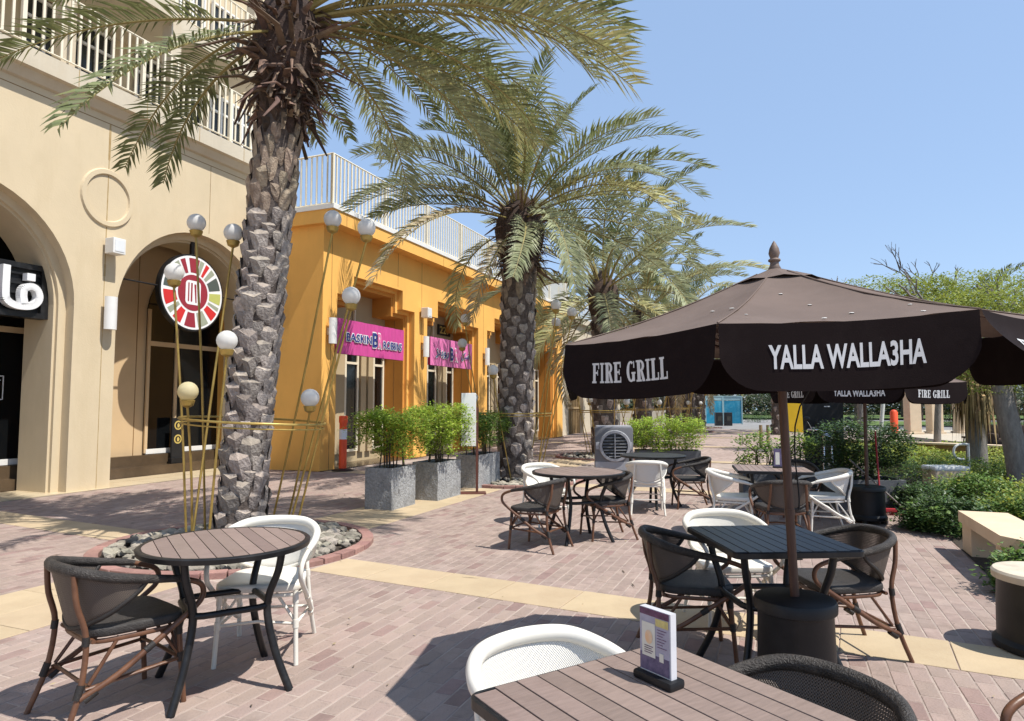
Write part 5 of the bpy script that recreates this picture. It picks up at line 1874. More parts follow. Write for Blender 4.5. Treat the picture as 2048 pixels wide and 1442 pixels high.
def shrub(loc, rz, label, cloud, n, size, leaf, seed, nst=8, st=(0.5, 0.3, 0.5, 0.9), group=None, narrow=0.5, extra=None):
    t = thing('shrub', label, 'shrub', loc, rz, group)
    rs = random.Random(seed)
    if nst:
        b = MB()
        stems(b, rs, nst, *st)
        b.build('stems', t, stuff=True)
    b = MB()
    leafcloud(b, n, cloud, size, leaf, seed, narrow=narrow, clump=size * 1.25)
    if extra:
        leafcloud(b, extra[0], cloud, size, extra[1], seed + 1, narrow=narrow, clump=size * 1.25)
    b.build('foliage', t, stuff=True)
    return t
GP, GS = 'rough grey stone planters', 'leafy shrubs in the grey stone planters'
for (u, w, L, lp, ls, leaf, hh, sd, nl) in (
        (8.32, 5.29, 0.64, 'nearest rough grey stone planter of the three by the pink banners', 'bright shrub in the nearest grey stone planter, beside the orange bollard', 'shrub bright', 1.36, 1, 6500),
        (9.44, 5.14, 0.78, 'middle rough grey stone planter of the three, left of the white sign board', 'bright shrub in the middle grey stone planter', 'shrub bright', 1.38, 2, 6500),
        (11.12, 5.2, 0.95, 'rough grey stone planter farthest back of the three, behind the white sign board', 'darker shrub in the farthest grey stone planter, next to the second palm', 'shrub mid', 1.36, 3, 6500)):
    planter(P(u, w), YAW, L, 0.44, 0.58, 'planter stone', lp, GP)
    dx, dy = (-0.05 if sd == 1 else 0.0), 0.0
    shrub(P(u, w), YAW, ls, boxcloud(L * (1.5 if sd != 2 else 1.35), 1.0, 0.74 - 0.05 * (sd == 2), hh + (0, 0.0, 0.06, -0.05)[sd]), nl + 2500, 0.04, leaf, sd, 12, (L, 0.44, 0.55, 1.2), GS, 0.72, (900, 'shrub yellow' if sd < 3 else 'shrub bright'))
GG = 'smooth grey planter boxes'
planter((3.32, 14.35, 0), radians(-8), 1.35, 0.5, 0.5, 'grey planter', 'smooth grey planter box right of the air cooler', GG)
shrub((3.3, 14.35, 0), radians(-8), 'bright clipped bush in the planter right of the air cooler', boxcloud(1.75, 0.95, 0.5, 1.16), 9500, 0.045, 'shrub bright', 5, 12, (1.3, 0.5, 0.5, 0.9), None, 0.7)
planter((3.93, 10.0, 0), radians(-10), 1.0, 0.4, 0.47, 'grey planter', 'smooth low grey planter box behind the table with the far menu card', GG)
shrub((3.95, 10.0, 0), radians(-10), 'sparse bush with pinkish twigs in the low grey planter box', boxcloud(1.35, 0.6, 0.47, 1.02), 2600, 0.042, 'shrub mid', 6, 22, (1.0, 0.4, 0.45, 0.98), None, 0.75, (900, 'shrub bright'))
planter((5.0, 9.62, 0), radians(-4), 0.95, 0.6, 0.42, 'grey planter', 'smooth grey planter box behind the far umbrella pole and the broom', GG)
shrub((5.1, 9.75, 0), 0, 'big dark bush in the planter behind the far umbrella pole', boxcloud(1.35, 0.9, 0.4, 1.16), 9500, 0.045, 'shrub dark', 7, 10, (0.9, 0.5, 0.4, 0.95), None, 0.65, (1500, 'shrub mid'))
HG = 'clipped bushes in the garden bed on the right'
for (c, r, leaf, n, lb, ex) in (
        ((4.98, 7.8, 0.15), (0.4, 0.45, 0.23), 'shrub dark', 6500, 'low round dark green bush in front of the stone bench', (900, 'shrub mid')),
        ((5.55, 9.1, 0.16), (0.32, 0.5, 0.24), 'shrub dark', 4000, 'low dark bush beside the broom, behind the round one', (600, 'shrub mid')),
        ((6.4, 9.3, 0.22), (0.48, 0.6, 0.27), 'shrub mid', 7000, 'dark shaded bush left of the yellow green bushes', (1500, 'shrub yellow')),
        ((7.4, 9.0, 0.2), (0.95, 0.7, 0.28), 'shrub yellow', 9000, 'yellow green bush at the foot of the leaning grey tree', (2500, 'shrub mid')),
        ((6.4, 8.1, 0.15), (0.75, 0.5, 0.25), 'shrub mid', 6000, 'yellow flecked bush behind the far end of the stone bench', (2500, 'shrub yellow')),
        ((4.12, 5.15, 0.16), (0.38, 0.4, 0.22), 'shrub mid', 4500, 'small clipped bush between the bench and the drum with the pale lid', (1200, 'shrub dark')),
        ((8.3, 12.6, 0.2), (1.5, 0.8, 0.27), 'shrub mid', 6500, 'low flat bush strip behind the white block', (1800, 'shrub yellow')),
        ((10.4, 13.2, 0.2), (1.3, 1.2, 0.34), 'shrub yellow', 5000, 'yellow green bush by the dry palm skirt', (1500, 'shrub mid'))):
    shrub((c[0], c[1], 0), 0, lb, (lambda cc: (lambda f: f)(ellip((0, 0, cc[2]), r, 0.75)))(c), n, 0.048, leaf, int(c[0] * 100), 0, group=HG, narrow=0.6, extra=ex)
b = MB()
def bed(rd):
    a, c = rd.random(), rd.random()
    x, y = 6.9 + 5.5 * a, 14.2 + 5.5 * c
    if x < 6.6 + (y - 14) * 0.35 or y > 20.3 - 0.25 * (x - 7):
        return None
    z = 0.38 + 0.22 * noise.noise(V3((x * 0.8, y * 0.8, 0)))
    return V3((x, y, z * (0.55 + 0.45 * rd.random())))
leafcloud(b, 14000, bed, 0.07, 'shrub yellow', 31, narrow=0.55)
leafcloud(b, 3500, bed, 0.07, 'shrub bright', 32, narrow=0.55)
o = b.build('ground_cover', stuff=True)
tag(o, 'bed of yellow green ground cover beyond the big dark bush', 'ground cover')

# ------------------------------------------------------------------ things standing on the paving
t = thing('sign_board', 'blank white upright board on a brown post between the grey planters', 'sign board', (-0.70, 11.12, 0), 0.08)
b = MB()
b.bbox((-0.27, -0.14, 0), (0.27, 0.14, 0.022), 'sign brown', 0.008)
b.build('base', t)
b = MB()
b.box((0.1, -0.02, 0.02), (0.14, 0.02, 1.42), 'sign brown')
b.box((-0.17, -0.02, 0.8), (-0.145, 0.02, 1.42), 'sign brown')
b.build('post', t)
b = MB()
b.bbox((-0.145, -0.03, 0.78), (0.1, -0.005, 1.66), 'white sign', 0.006)
b.build('panel', t)
t = thing('traffic_bollard', 'orange flexible bollard with white band before the orange doorway', 'bollard', P(12.35, 9.1), 0)
b = MB()
b.lathe([(0.24, 0), (0.24, 0.02), (0.17, 0.05), (0.1, 0.06)], 'black plastic', 18)
b.build('foot', t, 40)
b = MB()
b.lathe([(0.085, 0.05), (0.085, 0.68), (0.083, 0.69), (0.083, 0.93), (0.085, 0.94), (0.085, 1.06), (0.098, 1.07), (0.098, 1.2), (0.08, 1.22), (0.02, 1.22)], 'bollard orange', 18)
b.build('post', t, 40)
b = MB()
b.lathe([(0.0865, 0.7), (0.0865, 0.92)], 'reflector white', 18)
b.build('reflective_band', t, 40)

t = thing('air_cooler', 'grey evaporative air cooler with a round black louvred fan front', 'air cooler', (2.12, 14.0, 0), radians(-6))
b = MB()
b.bbox((-0.39, -0.28, 0.06), (0.39, 0.3, 1.0), 'cooler grey', 0.03)
b.bbox((-0.36, -0.26, 0.98), (0.36, 0.27, 1.03), 'cooler light', 0.015)
b.build('body', t, 40)
b = MB()
b.bbox((-0.385, -0.29, 0.06), (0.385, -0.272, 0.3), 'cooler light', 0.006)
b.build('tank_panel', t)
b = MB()
n = 40
for k in range(n):
    a0, a1 = 2 * pi * k / n, 2 * pi * (k + 1) / n
    q = [[(r * cos(a) + 0.02, y, 0.62 + r * sin(a)) for a in (a0, a1)] for r, y in ((0.26, -0.292), (0.262, -0.325), (0.31, -0.325), (0.325, -0.283))]
    for i in range(3):
        b.face([q[i][0], q[i][1], q[i + 1][1], q[i + 1][0]], 'cooler light')
for s in (-1, 1):
    b.bbox((-0.37 if s < 0 else 0.33, -0.3, 0.55), (-0.29 if s < 0 else 0.37, -0.281, 0.7), 'cooler light', 0.005)
b.build('fan_ring', t, 40)
b = MB()
b.mesh([(0.262 * cos(2 * pi * i / 32) + 0.02, -0.286, 0.62 + 0.262 * sin(2 * pi * i / 32)) for i in range(32)], [tuple(range(32))], 'cooler black')
b.build('fan_opening', t)
for k in range(8):
    z = 0.62 - 0.22 + k * 0.063
    x = sqrt(max(0, 0.255 ** 2 - (z - 0.62) ** 2))
    b = MB()
    b.mesh([(0.02 - x, -0.318, z), (0.02 + x, -0.318, z + 0.008), (0.02 + x, -0.29, z + 0.034), (0.02 - x, -0.29, z + 0.026)], [(0, 1, 2, 3)], 'cooler grey')
    b.build('louvre', t)
b = MB()
b.box((0.012, -0.328, 0.37), (0.03, -0.322, 0.87), 'cooler light')
b.build('centre_bar', t)
for sx in (-0.3, 0.3):
    for sy in (-0.2, 0.22):
        b = MB()
        b.tube([(sx - 0.015, sy, 0.03), (sx + 0.015, sy, 0.03)], 0.03, 'black plastic', 10)
        b.build('castor', t)

t = thing('broom', 'red broom leaning upright against the grey planter', 'broom', (4.92, 8.98, 0), radians(-8))
b = MB()
b.tube([(0, 0, 0.08), (0.06, 0.26, 1.1)], 0.012, 'broom red', 8)
b.build('handle', t, 60)
b = MB()
b.bbox((-0.19, -0.03, 0.045), (0.19, 0.03, 0.09), 'broom red', 0.008)
b.build('head', t)
b = MB()
rs = random.Random(4)
for i in range(70):
    x = rs.uniform(-0.18, 0.18)
    b.tube([(x, rs.uniform(-.025, .025), 0.05), (x + rs.uniform(-.02, .02), rs.uniform(-.04, .04), 0.0)], 0.003, 'broom red', 3, caps=False)
b.build('bristles', t, stuff=True)
t = thing('mop', 'mop with pale stick and red head leaning across the grey planter', 'mop', (5.25, 8.95, 0), 0)
b = MB()
b.tube([(0, 0, 0.05), (-0.62, 0.25, 0.72)], 0.011, 'grey bark', 8)
b.build('stick', t, 60)
b = MB()
for i in range(60):
    a = rs.uniform(0, 2 * pi)
    b.tube(catmull([(0, 0, 0.09), (0.05 * cos(a), 0.04 * sin(a), 0.06), (rs.uniform(.05, .13) * cos(a), .1 * sin(a), 0.008)], 2), 0.007, 'broom red', 4, caps=False)
b.build('mop_head', t, stuff=True)

t = thing('stone_bench', 'angled cream stone bench on block legs at the right edge', 'bench', (4.4, 5.9, 0), 0)
def ribbon(cl, wd):
    L, R = [], []
    for i, p in enumerate(cl):
        p = V3((p[0], p[1], 0))
        d = (V3((*cl[min(i + 1, len(cl) - 1)], 0)) - V3((*cl[max(i - 1, 0)], 0))).normalized()
        nn = V3((-d.y, d.x, 0))
        L.append((p + nn * wd / 2)[:2]); R.append((p - nn * wd / 2)[:2])
    return R + L[::-1]
cl = [(4.73 - 4.4, 6.77 - 5.9), (4.22 - 4.4, 5.52 - 5.9), (4.42 - 4.4, 4.55 - 5.9)]
b = MB()
po = ribbon(cl, 0.42)
b.prism(po[::-1] if False else po, 0.29, 0.395, 'bench stone')
b.build('slab', t)
for f, a in ((0.12, 0), (0.98, 0), (0.9, 1)):
    p = V3((*cl[a], 0)).lerp(V3((*cl[a + 1], 0)), f)
    d = (V3((*cl[a + 1], 0)) - V3((*cl[a], 0)))
    mx = Matrix.Translation(p) @ Matrix.Rotation(atan2(d.y, d.x), 4, 'Z')
    b = MB()
    b.bbox((-0.17, -0.18, 0), (0.17, 0.18, 0.278), 'bench stone', 0.008, mx)
    b.build('leg', t)
o = MB()
o.bbox((-0.3, -0.2, 0), (0.3, 0.2, 0.36), 'bench stone', 0.03)
o.bbox((-0.31, -0.21, 0.3), (0.31, 0.21, 0.38), 'white sign', 0.03)
t = o.build('stone_block')
t.location = (7.75, 12.0, 0)
tag(t, 'pale stone block among the low bushes on the right', 'block')

# black pull-up banner, yellow banner and the scooter
t = thing('pull_up_banner', 'tall black banner with white print behind the black scooter', 'banner', (6.28, 13.45, 0), radians(-14))
b = MB()
b.mesh([(-0.36, 0, 0.1), (0.36, 0, 0.1), (0.38, 0.05, 1.75), (-0.4, 0.05, 1.75)], [(0, 1, 2, 3)], 'black cloth')
o = b.build('cloth', t)
o.modifiers.new('thickness', 'SOLIDIFY').thickness = 0.01
b = MB()
for z, ws in ((1.42, (0.02, 0.13)), (1.0, (-0.25, 0.25)), (0.94, (-0.12, 0.14)), (0.89, (-0.05, 0.06))):
    x = ws[0]
    while x < ws[1]:
        l = rs.uniform(0.012, 0.05)
        yy = 0.05 * (z - 0.1) / 1.65 - 0.016
        b.box((x, yy - 0.001, z), (min(ws[1], x + l), yy, z + rs.uniform(0.012, 0.022)), 'print white')
        x += l + 0.012
b.build('print', t)
b = MB()
b.box((-0.4, -0.1, 0), (0.4, 0.1, 0.05), 'black metal')
b.tube([(0, 0.06, 0.03), (0, 0.08, 1.74)], 0.012, 'black metal', 6)
b.build('stand', t)
t = thing('yellow_banner', 'small slanting yellow banner left of the black one', 'banner', (6.68, 15.6, 0), radians(-10))
b = MB()
b.mesh([(-0.2, 0, 0.85), (0.2, 0, 0.8), (0.16, 0.03, 1.5), (-0.3, 0.03, 1.5)], [(0, 1, 2, 3)], 'yellow cloth')
o = b.build('cloth', t)
o.modifiers.new('thickness', 'SOLIDIFY').thickness = 0.01
b = MB()
b.tube([(0.05, 0.05, 0), (0.0, 0.05, 1.5)], 0.015, 'black metal', 6)
b.build('post', t)

t = thing('motor_scooter', 'black motor scooter parked in front of the black banner', 'scooter', (6.0, 12.7, 0), radians(64))
def wheel(x, nm):
    b = MB()
    pts = [(x + 0.2 * cos(2 * pi * i / 24), 0, 0.255 + 0.2 * sin(2 * pi * i / 24)) for i in range(25)]
    b.tube(pts, 0.055, 'black plastic', 8, caps=False)
    w_ = b.build('wheel', t, 60)
    b = MB()
    b.tube([(x + 0.15 * cos(2 * pi * i / 24), 0, 0.255 + 0.15 * sin(2 * pi * i / 24)) for i in range(25)], 0.014, 'chrome', 6, caps=False)
    for k in range(5):
        a = 2 * pi * k / 5
        b.tube([(x, 0, 0.255), (x + 0.15 * cos(a), 0, 0.255 + 0.15 * sin(a))], 0.012, 'chrome', 5)
    b.build('rim', w_, 60)
wheel(-0.62, 'f'); wheel(0.6, 'r')
b = MB()
side = [(0.85, 0.42), (0.72, 0.62), (0.35, 0.72), (0.05, 0.66), (0.0, 0.36), (-0.3, 0.33), (-0.36, 0.45), (-0.5, 0.95), (-0.58, 0.93), (-0.52, 0.5), (-0.45, 0.27), (0.1, 0.22), (0.45, 0.3)]
b.prism(side, -0.13, 0.13, 'black plastic', Matrix(((1, 0, 0, 0), (0, 0, -1, 0), (0, 1, 0, 0), (0, 0, 0, 1))))
b.build('body', t, 30)
b = MB()
b.bbox((-0.02, -0.13, 0.68), (0.7, 0.13, 0.79), 'black cloth', 0.04)
b.build('seat', t, 40)
b = MB()
b.bbox((0.55, -0.2, 0.8), (0.95, 0.2, 1.15), 'black plastic', 0.03)
b.build('delivery_box', t, 40)
b = MB()
b.tube([(-0.62, 0.07, 0.255), (-0.5, 0.06, 0.9)], 0.02, 'chrome', 8)
b.tube([(-0.62, -0.07, 0.255), (-0.5, -0.06, 0.9)], 0.02, 'chrome', 8)
b.build('fork', t, 60)
b = MB()
b.tube(catmull([(-0.38, -0.34, 1.0), (-0.46, -0.18, 1.0), (-0.5, 0, 0.97), (-0.46, 0.18, 1.0), (-0.38, 0.34, 1.0)], 4), 0.016, 'chrome', 8)
b.build('handlebar', t, 60)
for s in (-1, 1):
    b = MB()
    b.tube([(-0.44, s * 0.25, 1.0), (-0.46, s * 0.33, 1.16)], 0.006, 'chrome', 5)
    b.ball((-0.46, s * 0.34, 1.2), 0.06, 'black plastic', 12, 8, (0.4, 1, 0.8))
    b.build('mirror', t, 60)
b = MB()
b.ball((-0.6, 0, 0.86), 0.09, 'chrome', 14, 8, (0.5, 1, 1))
b.build('headlight', t, 60)

# ------------------------------------------------------------------ trees on the right
def branches(b, rs, p, d, l, r, depth, m, spread=0.7, tips=None):
    q = p + d * l
    mid = p.lerp(q, 0.5) + V3((rs.uniform(-1, 1), rs.uniform(-1, 1), rs.uniform(-1, 1))) * l * 0.07
    b.tube(catmull([p, mid, q], 3), [r, r * 0.68], m, 6 if r > 0.02 else 4)
    if tips is not None and depth <= 1:
        tips.append(q)
    if depth == 0:
        return
    for _ in range(2 + (rs.random() < 0.45)):
        nd = (d + V3((rs.uniform(-1, 1), rs.uniform(-1, 1), rs.uniform(-0.5, 0.9))) * spread).normalized()
        branches(b, rs, q, nd, l * rs.uniform(0.55, 0.85), r * 0.62, depth - 1, m, spread, tips)
def tree(loc, label, trunk, r0, r1, bark, branch, clouds, leaf, n, size, seed, group=None, narrow=0.45, depth=3):
    t = thing('tree', label, 'tree', loc, 0, group)
    rs = random.Random(seed)
    b = MB()
    b.tube(catmull(trunk, 5), [r0, r1], bark, 12)
    b.build('trunk', t, 60)
    if branch:
        b = MB()
        for d, l, r in branch:
            branches(b, rs, V3(trunk[-1]) - V3((0, 0, 0.05)), V3(d).normalized(), l, r, depth, bark)
        b.build('limbs', t, stuff=True)
    if clouds:
        b = MB()
        for c, rr, k in clouds:
            leafcloud(b, int(n * k), ellip(c, rr, 0.5), size, leaf, seed + int(c[0] * 37), narrow=narrow)
        b.build('crown', t, stuff=True)
    return t
tree((7.98, 10.5, 0), 'grey tree with smooth leaning trunk at the right edge', [(0, 0, -0.05), (-0.08, 0.0, 0.7), (-0.2, 0.05, 1.6), (-0.28, 0.1, 2.7)], 0.17, 0.125, 'grey bark',
     [((-0.6, 0.6, 0.5), 0.6, 0.06), ((0.9, 0.6, 0.45), 0.7, 0.07), ((-1, -0.2, 0.1), 0.6, 0.03), ((0.5, -0.7, 0.3), 0.55, 0.045)],
     [((0.6, 1.4, 3.45), (2.2, 1.3, 0.42), 1.1), ((2.3, 0.6, 3.2), (1.4, 1.2, 0.5), 0.7), ((-0.7, 2.0, 3.5), (1.4, 1.0, 0.4), 0.8), ((-0.3, 0.3, 3.05), (1.1, 0.9, 0.3), 0.5), ((0.5, -0.2, 1.75), (0.45, 0.5, 0.4), 0.35), ((0.75, -0.3, 2.1), (0.6, 0.6, 0.5), 0.3), ((-0.3, 0.3, 1.9), (0.7, 0.6, 0.3), 0.15)],
     'acacia leaf', 9500, 0.06, 3, depth=3)
t = thing('tree', 'small bare tree whose twigs rise above the umbrella on the right', 'tree', (11.3, 17.8, 0), 0)
rs = random.Random(23)
b = MB()
b.tube(catmull([(0, 0, 0), (0.06, 0, 1.2), (0.2, 0.0, 2.6), (0.3, 0, 4.35)], 5), [0.1, 0.045], 'grey bark', 10)
b.build('trunk', t, 60)
b = MB()
for d, l in (((-0.9, 0, 0.6), 0.75), ((0.45, 0, 0.5), 0.4), ((0.6, 0.3, 0.25), 0.55), ((-0.3, 0.5, 0.9), 0.5)):
    branches(b, rs, V3((0.3, 0, 4.3)), V3(d).normalized(), l, 0.032, 3, 'twig', 0.65)
for z, d in ((3.2, (0.9, 0, 0.2)), (3.7, (-0.9, 0.2, 0.1)), (1.6, (-0.6, 0, 0.9)), (1.7, (0.5, 0.3, 0.9)), (1.9, (-0.4, -0.4, 0.9))):
    branches(b, rs, V3((0.12 + 0.04 * z, 0, z)), V3(d).normalized(), 0.6, 0.025, 3, 'twig', 0.6)
b.build('limbs', t, stuff=True)
for (x, y, h, lb, sd) in ((10.9, 21.0, 5.0, 'feathery tree just showing over the umbrella ridge', 61), (14.3, 20.5, 4.6, 'broad feathery tree behind the leaning grey trunk', 62), (18.5, 24.0, 5.2, 'feathery tree at the right edge, farther back', 63)):
    tree((x, y, 0), lb, [(0, 0, 0), (0.1, 0, h * 0.35), (0.0, 0.1, h * 0.6)], 0.12, 0.07, 'grey bark', [((0.6, 0, 0.8), 1.0, 0.05), ((-0.6, 0.2, 0.8), 1.0, 0.05), ((0, -0.6, 0.7), 0.9, 0.04)],
         [((0.2, 0, h * 0.85), (1.9, 1.6, h * 0.13), 1.0), ((-1.0, 0.2, h * 0.76), (1.2, 1.2, h * 0.12), 0.5), ((1.5, 0.2, h * 0.74), (1.1, 1.2, h * 0.12), 0.5)], 'acacia leaf', 4200, 0.085, sd, 'feathery trees on the right')
# palm with a skirt of dead leaves
def skirt_palm(x, y, H, label, seed, live):
    rs = random.Random(seed)
    t = thing('skirted_palm', label, 'palm tree', (x, y, 0), 0, 'palms with a skirt of dead leaves')
    b = MB()
    b.tube([(0, 0, 0), (0.0, 0, H * 0.5), (0.05, 0, H)], [0.19, 0.15], 'grey bark', 12)
    b.build('trunk', t, 60)
    b = MB()
    for i in range(620):
        a = rs.uniform(0, 2 * pi)
        z = H * rs.uniform(0.55, 1.0)
        r = 0.16 + rs.uniform(0, 0.42) * (0.4 + 0.6 * (H - z) / H)
        l = rs.uniform(0.5, 1.15)
        p = V3((cos(a) * 0.14, sin(a) * 0.14, z))
        q = V3((cos(a) * r, sin(a) * r, z - l * 0.35))
        e = V3((cos(a) * r * 1.1, sin(a) * r * 1.1, max(0.25, z - l)))
        wv = V3((-sin(a), cos(a), 0)) * rs.uniform(0.012, 0.03)
        b.face([p - wv * .5, q - wv, q + wv, p + wv * .5], 'thatch')
        b.face([q - wv, e, q + wv], 'thatch')
    b.build('dead_leaves', t, stuff=True)
    for i in range(live):
        inst('frond', FR['up'][i % 3], t, (0.05, 0, H), (0, -rs.uniform(0.35, 1.15), i * 2.4 + seed), (0.52, 0.52, 0.52))
    return t
skirt_palm(9.3, 13.4, 2.9, 'palm with brown dead skirt left of the leaning grey trunk', 3, 13)
skirt_palm(11.4, 14.2, 2.8, 'palm with brown dead skirt at the right edge', 5, 11)

# ------------------------------------------------------------------ far end
t = thing('low_wall', 'low terracotta garden wall on the right, beyond the bushes', 'wall', (11.2, 16.0, 0), 0)
b = MB()
d = V3((14.5 - 9.2, 13.6 - 20.0, 0))
mx = Matrix.Translation(V3((0.65, 0.8, 0))) @ Matrix.Rotation(atan2(d.y, d.x), 4, 'Z')
b.bbox((-4.6, -0.15, 0), (4.6, 0.15, 0.42), 'terracotta wall', 0.01, mx)
b.build('wall', t)
b = MB()
b.bbox((-4.65, -0.19, 0.42), (4.65, 0.19, 0.47), 'bench stone', 0.008, mx)
b.build('coping', t)
o = MB()
o.tube(catmull([(0.14, 0, 0.72), (-0.02, 0, 0.72), (-0.12, 0, 0.66), (-0.14, 0, 0.55), (-0.08, 0, 0.46), (0.05, 0, 0.44)], 4), 0.022, 'white metal', 8)
o.tube([(0.14, 0.0, 0), (0.14, 0, 0.74)], 0.022, 'white metal', 8)
t = o.build('bent_pipe', None, 60)
t.location = (8.45, 12.6, 0)
tag(t, 'bent white pipe at the foot of the skirted palm', 'pipe')
o = MB()
o.tube([(0, 0, 0), (0.22, 0, 1.9)], 0.045, 'white metal', 10)
t = o.build('slanted_post', None, 60)
t.location = (8.4, 15.4, 0)
tag(t, 'slanting white post behind the big dark bush', 'post')
o = MB()
o.lathe([(0.13, 0), (0.17, 0.3), (0.175, 0.3), (0.16, 0.29), (0.12, 0.02)], 'blue bucket', 18)
t = o.build('bucket', None, 40)
t.location = (13.3, 19.3, 0.55)
tag(t, 'blue bucket on a low stand beyond the garden wall', 'bucket')
t = thing('stand', 'small dark stand under the blue bucket', 'stand', (13.3, 19.3, 0), 0)
b = MB()
b.box((-0.2, -0.2, 0.5), (0.2, 0.2, 0.548), 'rattan dark')
b.build('top', t)
for sx in (-1, 1):
    for sy in (-1, 1):
        b = MB()
        b.tube([(sx * 0.2, sy * 0.2, 0), (sx * 0.15, sy * 0.15, 0.5)], 0.018, 'rattan dark', 6)
        b.build('leg', t)
t = thing('wicker_sofa', 'brown wicker seat beyond the garden wall on the right', 'seat', (15.2, 20.0, 0), radians(-20))
b = MB()
b.bbox((-0.8, -0.35, 0.25), (0.8, 0.35, 0.45), 'rattan dark', 0.05)
b.build('seat', t, 40)
b = MB()
b.bbox((-0.8, 0.25, 0.4), (0.8, 0.38, 0.85), 'rattan dark', 0.05)
b.build('backrest', t, 40)
for sx in (-0.7, 0.7):
    b = MB()
    b.bbox((sx - 0.08, -0.35, 0.4), (sx + 0.08, 0.3, 0.6), 'rattan dark', 0.04)
    b.build('armrest', t, 40)
    for sy in (-0.28, 0.28):
        b = MB()
        b.tube([(sx, sy, 0), (sx, sy, 0.26)], 0.025, 'rattan dark', 6)
        b.build('leg', t)
for x, lb in ((15.15, 'left blue panel of the far kiosk'), (16.55, 'right blue panel of the far kiosk')):
    t = thing('kiosk_panel', lb, 'kiosk panel', (x, 50, 0), radians(4 if x < 16 else -10), 'blue kiosk panels at the far end')
    b = MB()
    b.box((-0.62, -0.03, 0.05), (0.62, 0.03, 1.75), 'kiosk blue')
    b.build('panel', t)
    b = MB()
    b.box((-0.62, -0.03, 1.78), (0.62, 0.03, 2.05), 'kiosk frame')
    b.build('transom_glass', t)
    for sx in (-0.66, 0.66):
        b = MB()
        b.box((sx - 0.04, -0.06, 0), (sx + 0.04, 0.06, 2.12), 'kiosk frame')
        b.build('post', t)
    b = MB()
    b.box((-0.7, -0.055, 2.05), (0.7, 0.055, 2.12), 'kiosk frame')
    b.build('top_rail', t)
for x, lb in ((14.4, 'left black litter bin before the blue kiosk'), (15.05, 'right black litter bin before the blue kiosk')):
    t = thing('litter_bin', lb, 'bin', (x, 46.5, 0), 0, 'black litter bins before the blue kiosk')
    b = MB()
    b.bbox((-0.24, -0.22, 0), (0.24, 0.22, 0.92), 'black plastic', 0.03)
    b.build('body', t)
    b = MB()
    b.box((-0.13, -0.228, 0.3), (0.13, -0.222, 0.66), 'window glass')
    b.build('poster', t)
t = thing('parapet', 'long pale wall far behind the palm row', 'wall', (11.5, 57, 0), radians(-6))
b = MB()
b.bbox((-5, -0.15, 0), (5, 0.15, 0.95), 'pale cream paint', 0.02)
b.build('wall', t)
for x, lb in ((8.75, 'left short wooden post of the pair behind the sparse bush'), (9.0, 'right short wooden post of the pair behind the sparse bush')):
    o = MB()
    o.tube([(0, 0, 0), (0, 0, 0.75)], 0.06, 'timber', 8)
    t = o.build('wooden_post', None, 60)
    t.location = (x, 23.5, 0)
    tag(t, lb, 'post', 'short wooden posts')
for i, (x, y, lb) in enumerate(((19.8, 33, 'left pale stone pillar of the far pergola'), (21.2, 33.5, 'middle pale stone pillar of the far pergola'), (22.9, 34, 'right pale stone pillar of the far pergola'))):
    t = thing('stone_pillar', lb, 'pillar', (x, y, 0), 0, 'pale stone pillars far on the right')
    b = MB()
    b.bbox((-0.28, -0.28, 0.1), (0.28, 0.28, 2.6), 'bench stone', 0.02)
    b.build('shaft', t)
    b = MB()
    b.bbox((-0.36, -0.36, 0), (0.36, 0.36, 0.12), 'bench stone', 0.02)
    b.build('base', t)
t = thing('orange_marker', 'orange marker post far on the right', 'post', (18.6, 32.5, 0), 0)
b = MB()
b.lathe([(0.17, 0.05), (0.17, 1.1), (0.1, 1.2), (0.01, 1.22)], 'bollard orange', 14)
b.build('post', t, 40)
b = MB()
b.lathe([(0.26, 0), (0.26, 0.05), (0.17, 0.06)], 'black plastic', 14)
b.build('foot', t, 40)
for (x, y, lb, sd) in ((13.2, 33, 'date palm at the far end, behind the near umbrella pole', 71), (15.4, 36, 'date palm at the far end, right of the near umbrella pole', 72)):
    palm_w = V3((x, y, 0))
    u_, w_ = US * x + UC * y, -UC * x + US * y
    palm(u_, w_, 4.2, (0.05, 0), 0.36, 0.3, lb, sd, ring_fronds(6, 9, 6, 3, 0.9, 'low', 'grey'), 0.05, joined=True, stubs=10)
rs = random.Random(77)
FT = ['dark leafy tree behind the lawn, left of the palms', 'dark leafy tree behind the lawn, nearest the pale wall', 'dark leafy tree behind the lawn, left of the kiosk', 'dark leafy tree right behind the kiosk',
      'dark leafy tree behind the lawn, right of the kiosk', 'thin tree beyond the road, under the far umbrella', 'dark leafy tree beyond the road, behind the yellow banner', 'dark leafy tree beyond the road, behind the black banner',
      'dark leafy tree beyond the road, behind the stone pillars', 'dark leafy tree beyond the sand, behind the bare tree', 'dark leafy tree beyond the sand, behind the bucket', 'dark leafy tree at the far right of the shore', 'dark leafy tree on the shore beyond the skirted palms',
      'dark tree far left behind the distant cream building', 'dark tree in the back row, just right of the blue kiosk', 'dark tree in the back row, left of the yellow banner', 'dark tree in the back row, over the black banner', 'dark tree in the back row, right of the black banner',
      'dark tree in the back row, over the stone pillars', 'dark tree in the back row, over the bucket', 'nearer dark tree beyond the road, left of the orange marker', 'nearer dark tree beyond the road, over the stone pillars', 'nearer dark tree beyond the sand, behind the bare tree', 'nearer dark tree beyond the sand, behind the skirted palms']
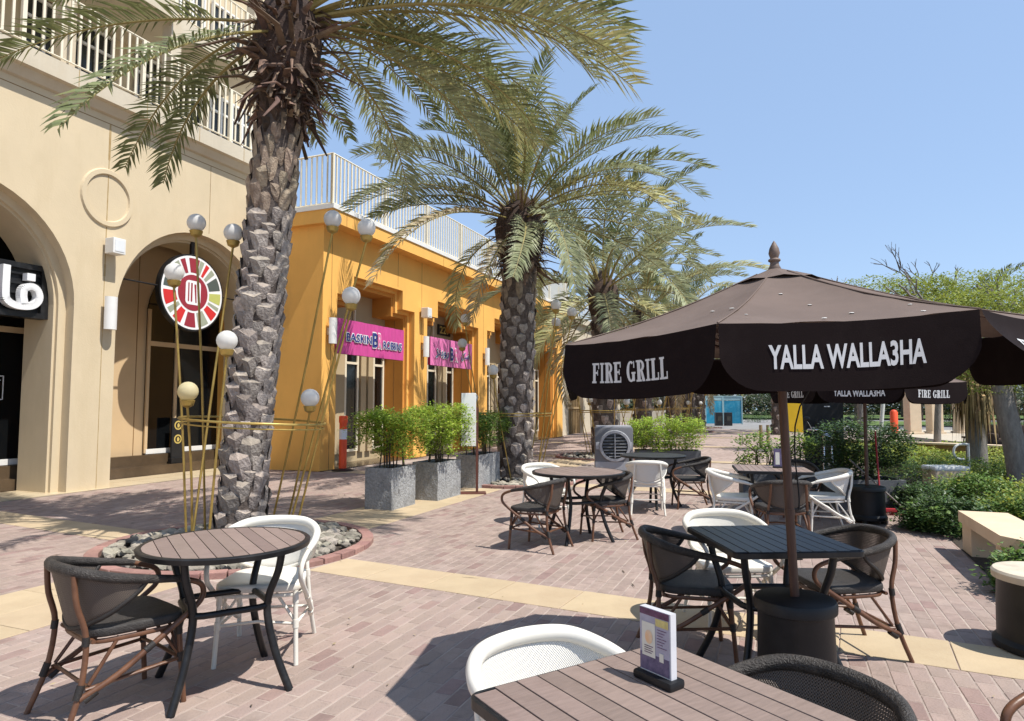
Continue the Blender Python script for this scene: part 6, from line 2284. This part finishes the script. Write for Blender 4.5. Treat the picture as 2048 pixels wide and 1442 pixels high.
for i, (x, y) in enumerate(((12.5, 66), (16.5, 72), (19.5, 64), (24, 70), (29.5, 74), (31, 60), (35, 66), (41, 70), (44, 58), (50, 62), (58, 66), (66, 62), (62, 50), (7.0, 62), (21, 78), (27, 66), (33, 80), (38, 62), (45, 74), (54, 72), (25.5, 42), (30, 44), (35.5, 46), (42, 48))):
    h = rs.uniform(4.6, 6.6)
    tree((x, y, 0), FT[i], [(0, 0, 0), (rs.uniform(-.3, .3), 0, h * 0.3), (rs.uniform(-.4, .4), 0, h * 0.55)], 0.2, 0.1, 'twig', [((0.6, 0, 0.7), 1.3, 0.08), ((-0.6, 0.2, 0.7), 1.3, 0.08), ((0.1, -0.6, 0.7), 1.2, 0.07)],
         [((0, 0, h * 0.68), (2.6, 2.2, h * 0.3), 1.0), ((1.5, 0, h * 0.5), (1.6, 1.6, h * 0.22), 0.4), ((-1.6, 0.4, h * 0.52), (1.6, 1.6, h * 0.22), 0.4)], 'far leaf', 1300, 0.24, 100 + i, 'dark trees beyond the lawn and road', depth=2)
for i, (x, y, r, lb) in enumerate(((26, 50, 1.2, 'round hedge on the far lawn, left one'), (20.5, 56, 1.5, 'round hedge on the far lawn, right of the kiosk'), (31.5, 47, 1.4, 'round hedge by the far road under the far umbrella'), (27.5, 34, 1.3, 'round hedge behind the stone pillars'), (18.0, 22.5, 0.9, 'round hedge behind the bucket stand'), (22.5, 25.5, 1.1, 'round hedge on the sand at the right edge'))):
    shrub((x, y, 0), 0, lb, ellip((0, 0, 0.35), (r, r, 0.55), 0.8), 900, 0.13, 'shrub dark' if i % 2 else 'far leaf', 200 + i, 0, group='far round hedges', narrow=0.6)

# ------------------------------------------------------------------ litter blown over the paving
rs = random.Random(91)
b = MB()
for i in range(420):
    x, y = rs.uniform(-5, 5), rs.uniform(2.2, 13)
    if abs(x) > y * 0.8:
        continue
    a, l = rs.uniform(0, 6.3), rs.uniform(0.006, 0.02) if i % 6 else rs.uniform(0.04, 0.11)
    d, s_ = V3((cos(a), sin(a), 0)), V3((-sin(a), cos(a), 0))
    wv = l * 0.4 if i % 6 else 0.006
    p = V3((x, y, 0.0065))
    b.face([p - d * l, p - s_ * wv, p + d * l + V3((0, 0, 0.003)), p + s_ * wv + V3((0, 0, 0.004))], 'frond dry' if i % 3 else 'twig')
o = b.build('leaf_litter', stuff=True)
tag(o, 'dry leaf scraps and crumbs scattered over the paving', 'litter')

b = MB()
def wood(rd):
    x, y = rd.uniform(8, 110), rd.uniform(82, 96)
    k = 2.6 + 1.9 * noise.noise(V3((x * 0.13, y * 0.1, 3))) + 1.0 * noise.noise(V3((x * 0.5, y * 0.3, 8)))
    z = rd.random() * max(0.6, k)
    return None if noise.noise(V3((x * 0.35, z * 0.7, y * 0.3))) < -0.42 else V3((x, y, z))
leafcloud(b, 15000, wood, 0.8, 'far leaf', 300, narrow=0.6)
leafcloud(b, 7000, wood, 0.8, 'far dry', 301, narrow=0.5)
o = b.build('far_wood', stuff=True)
tag(o, 'far strip of scrub and woodland along the shore', 'woodland')
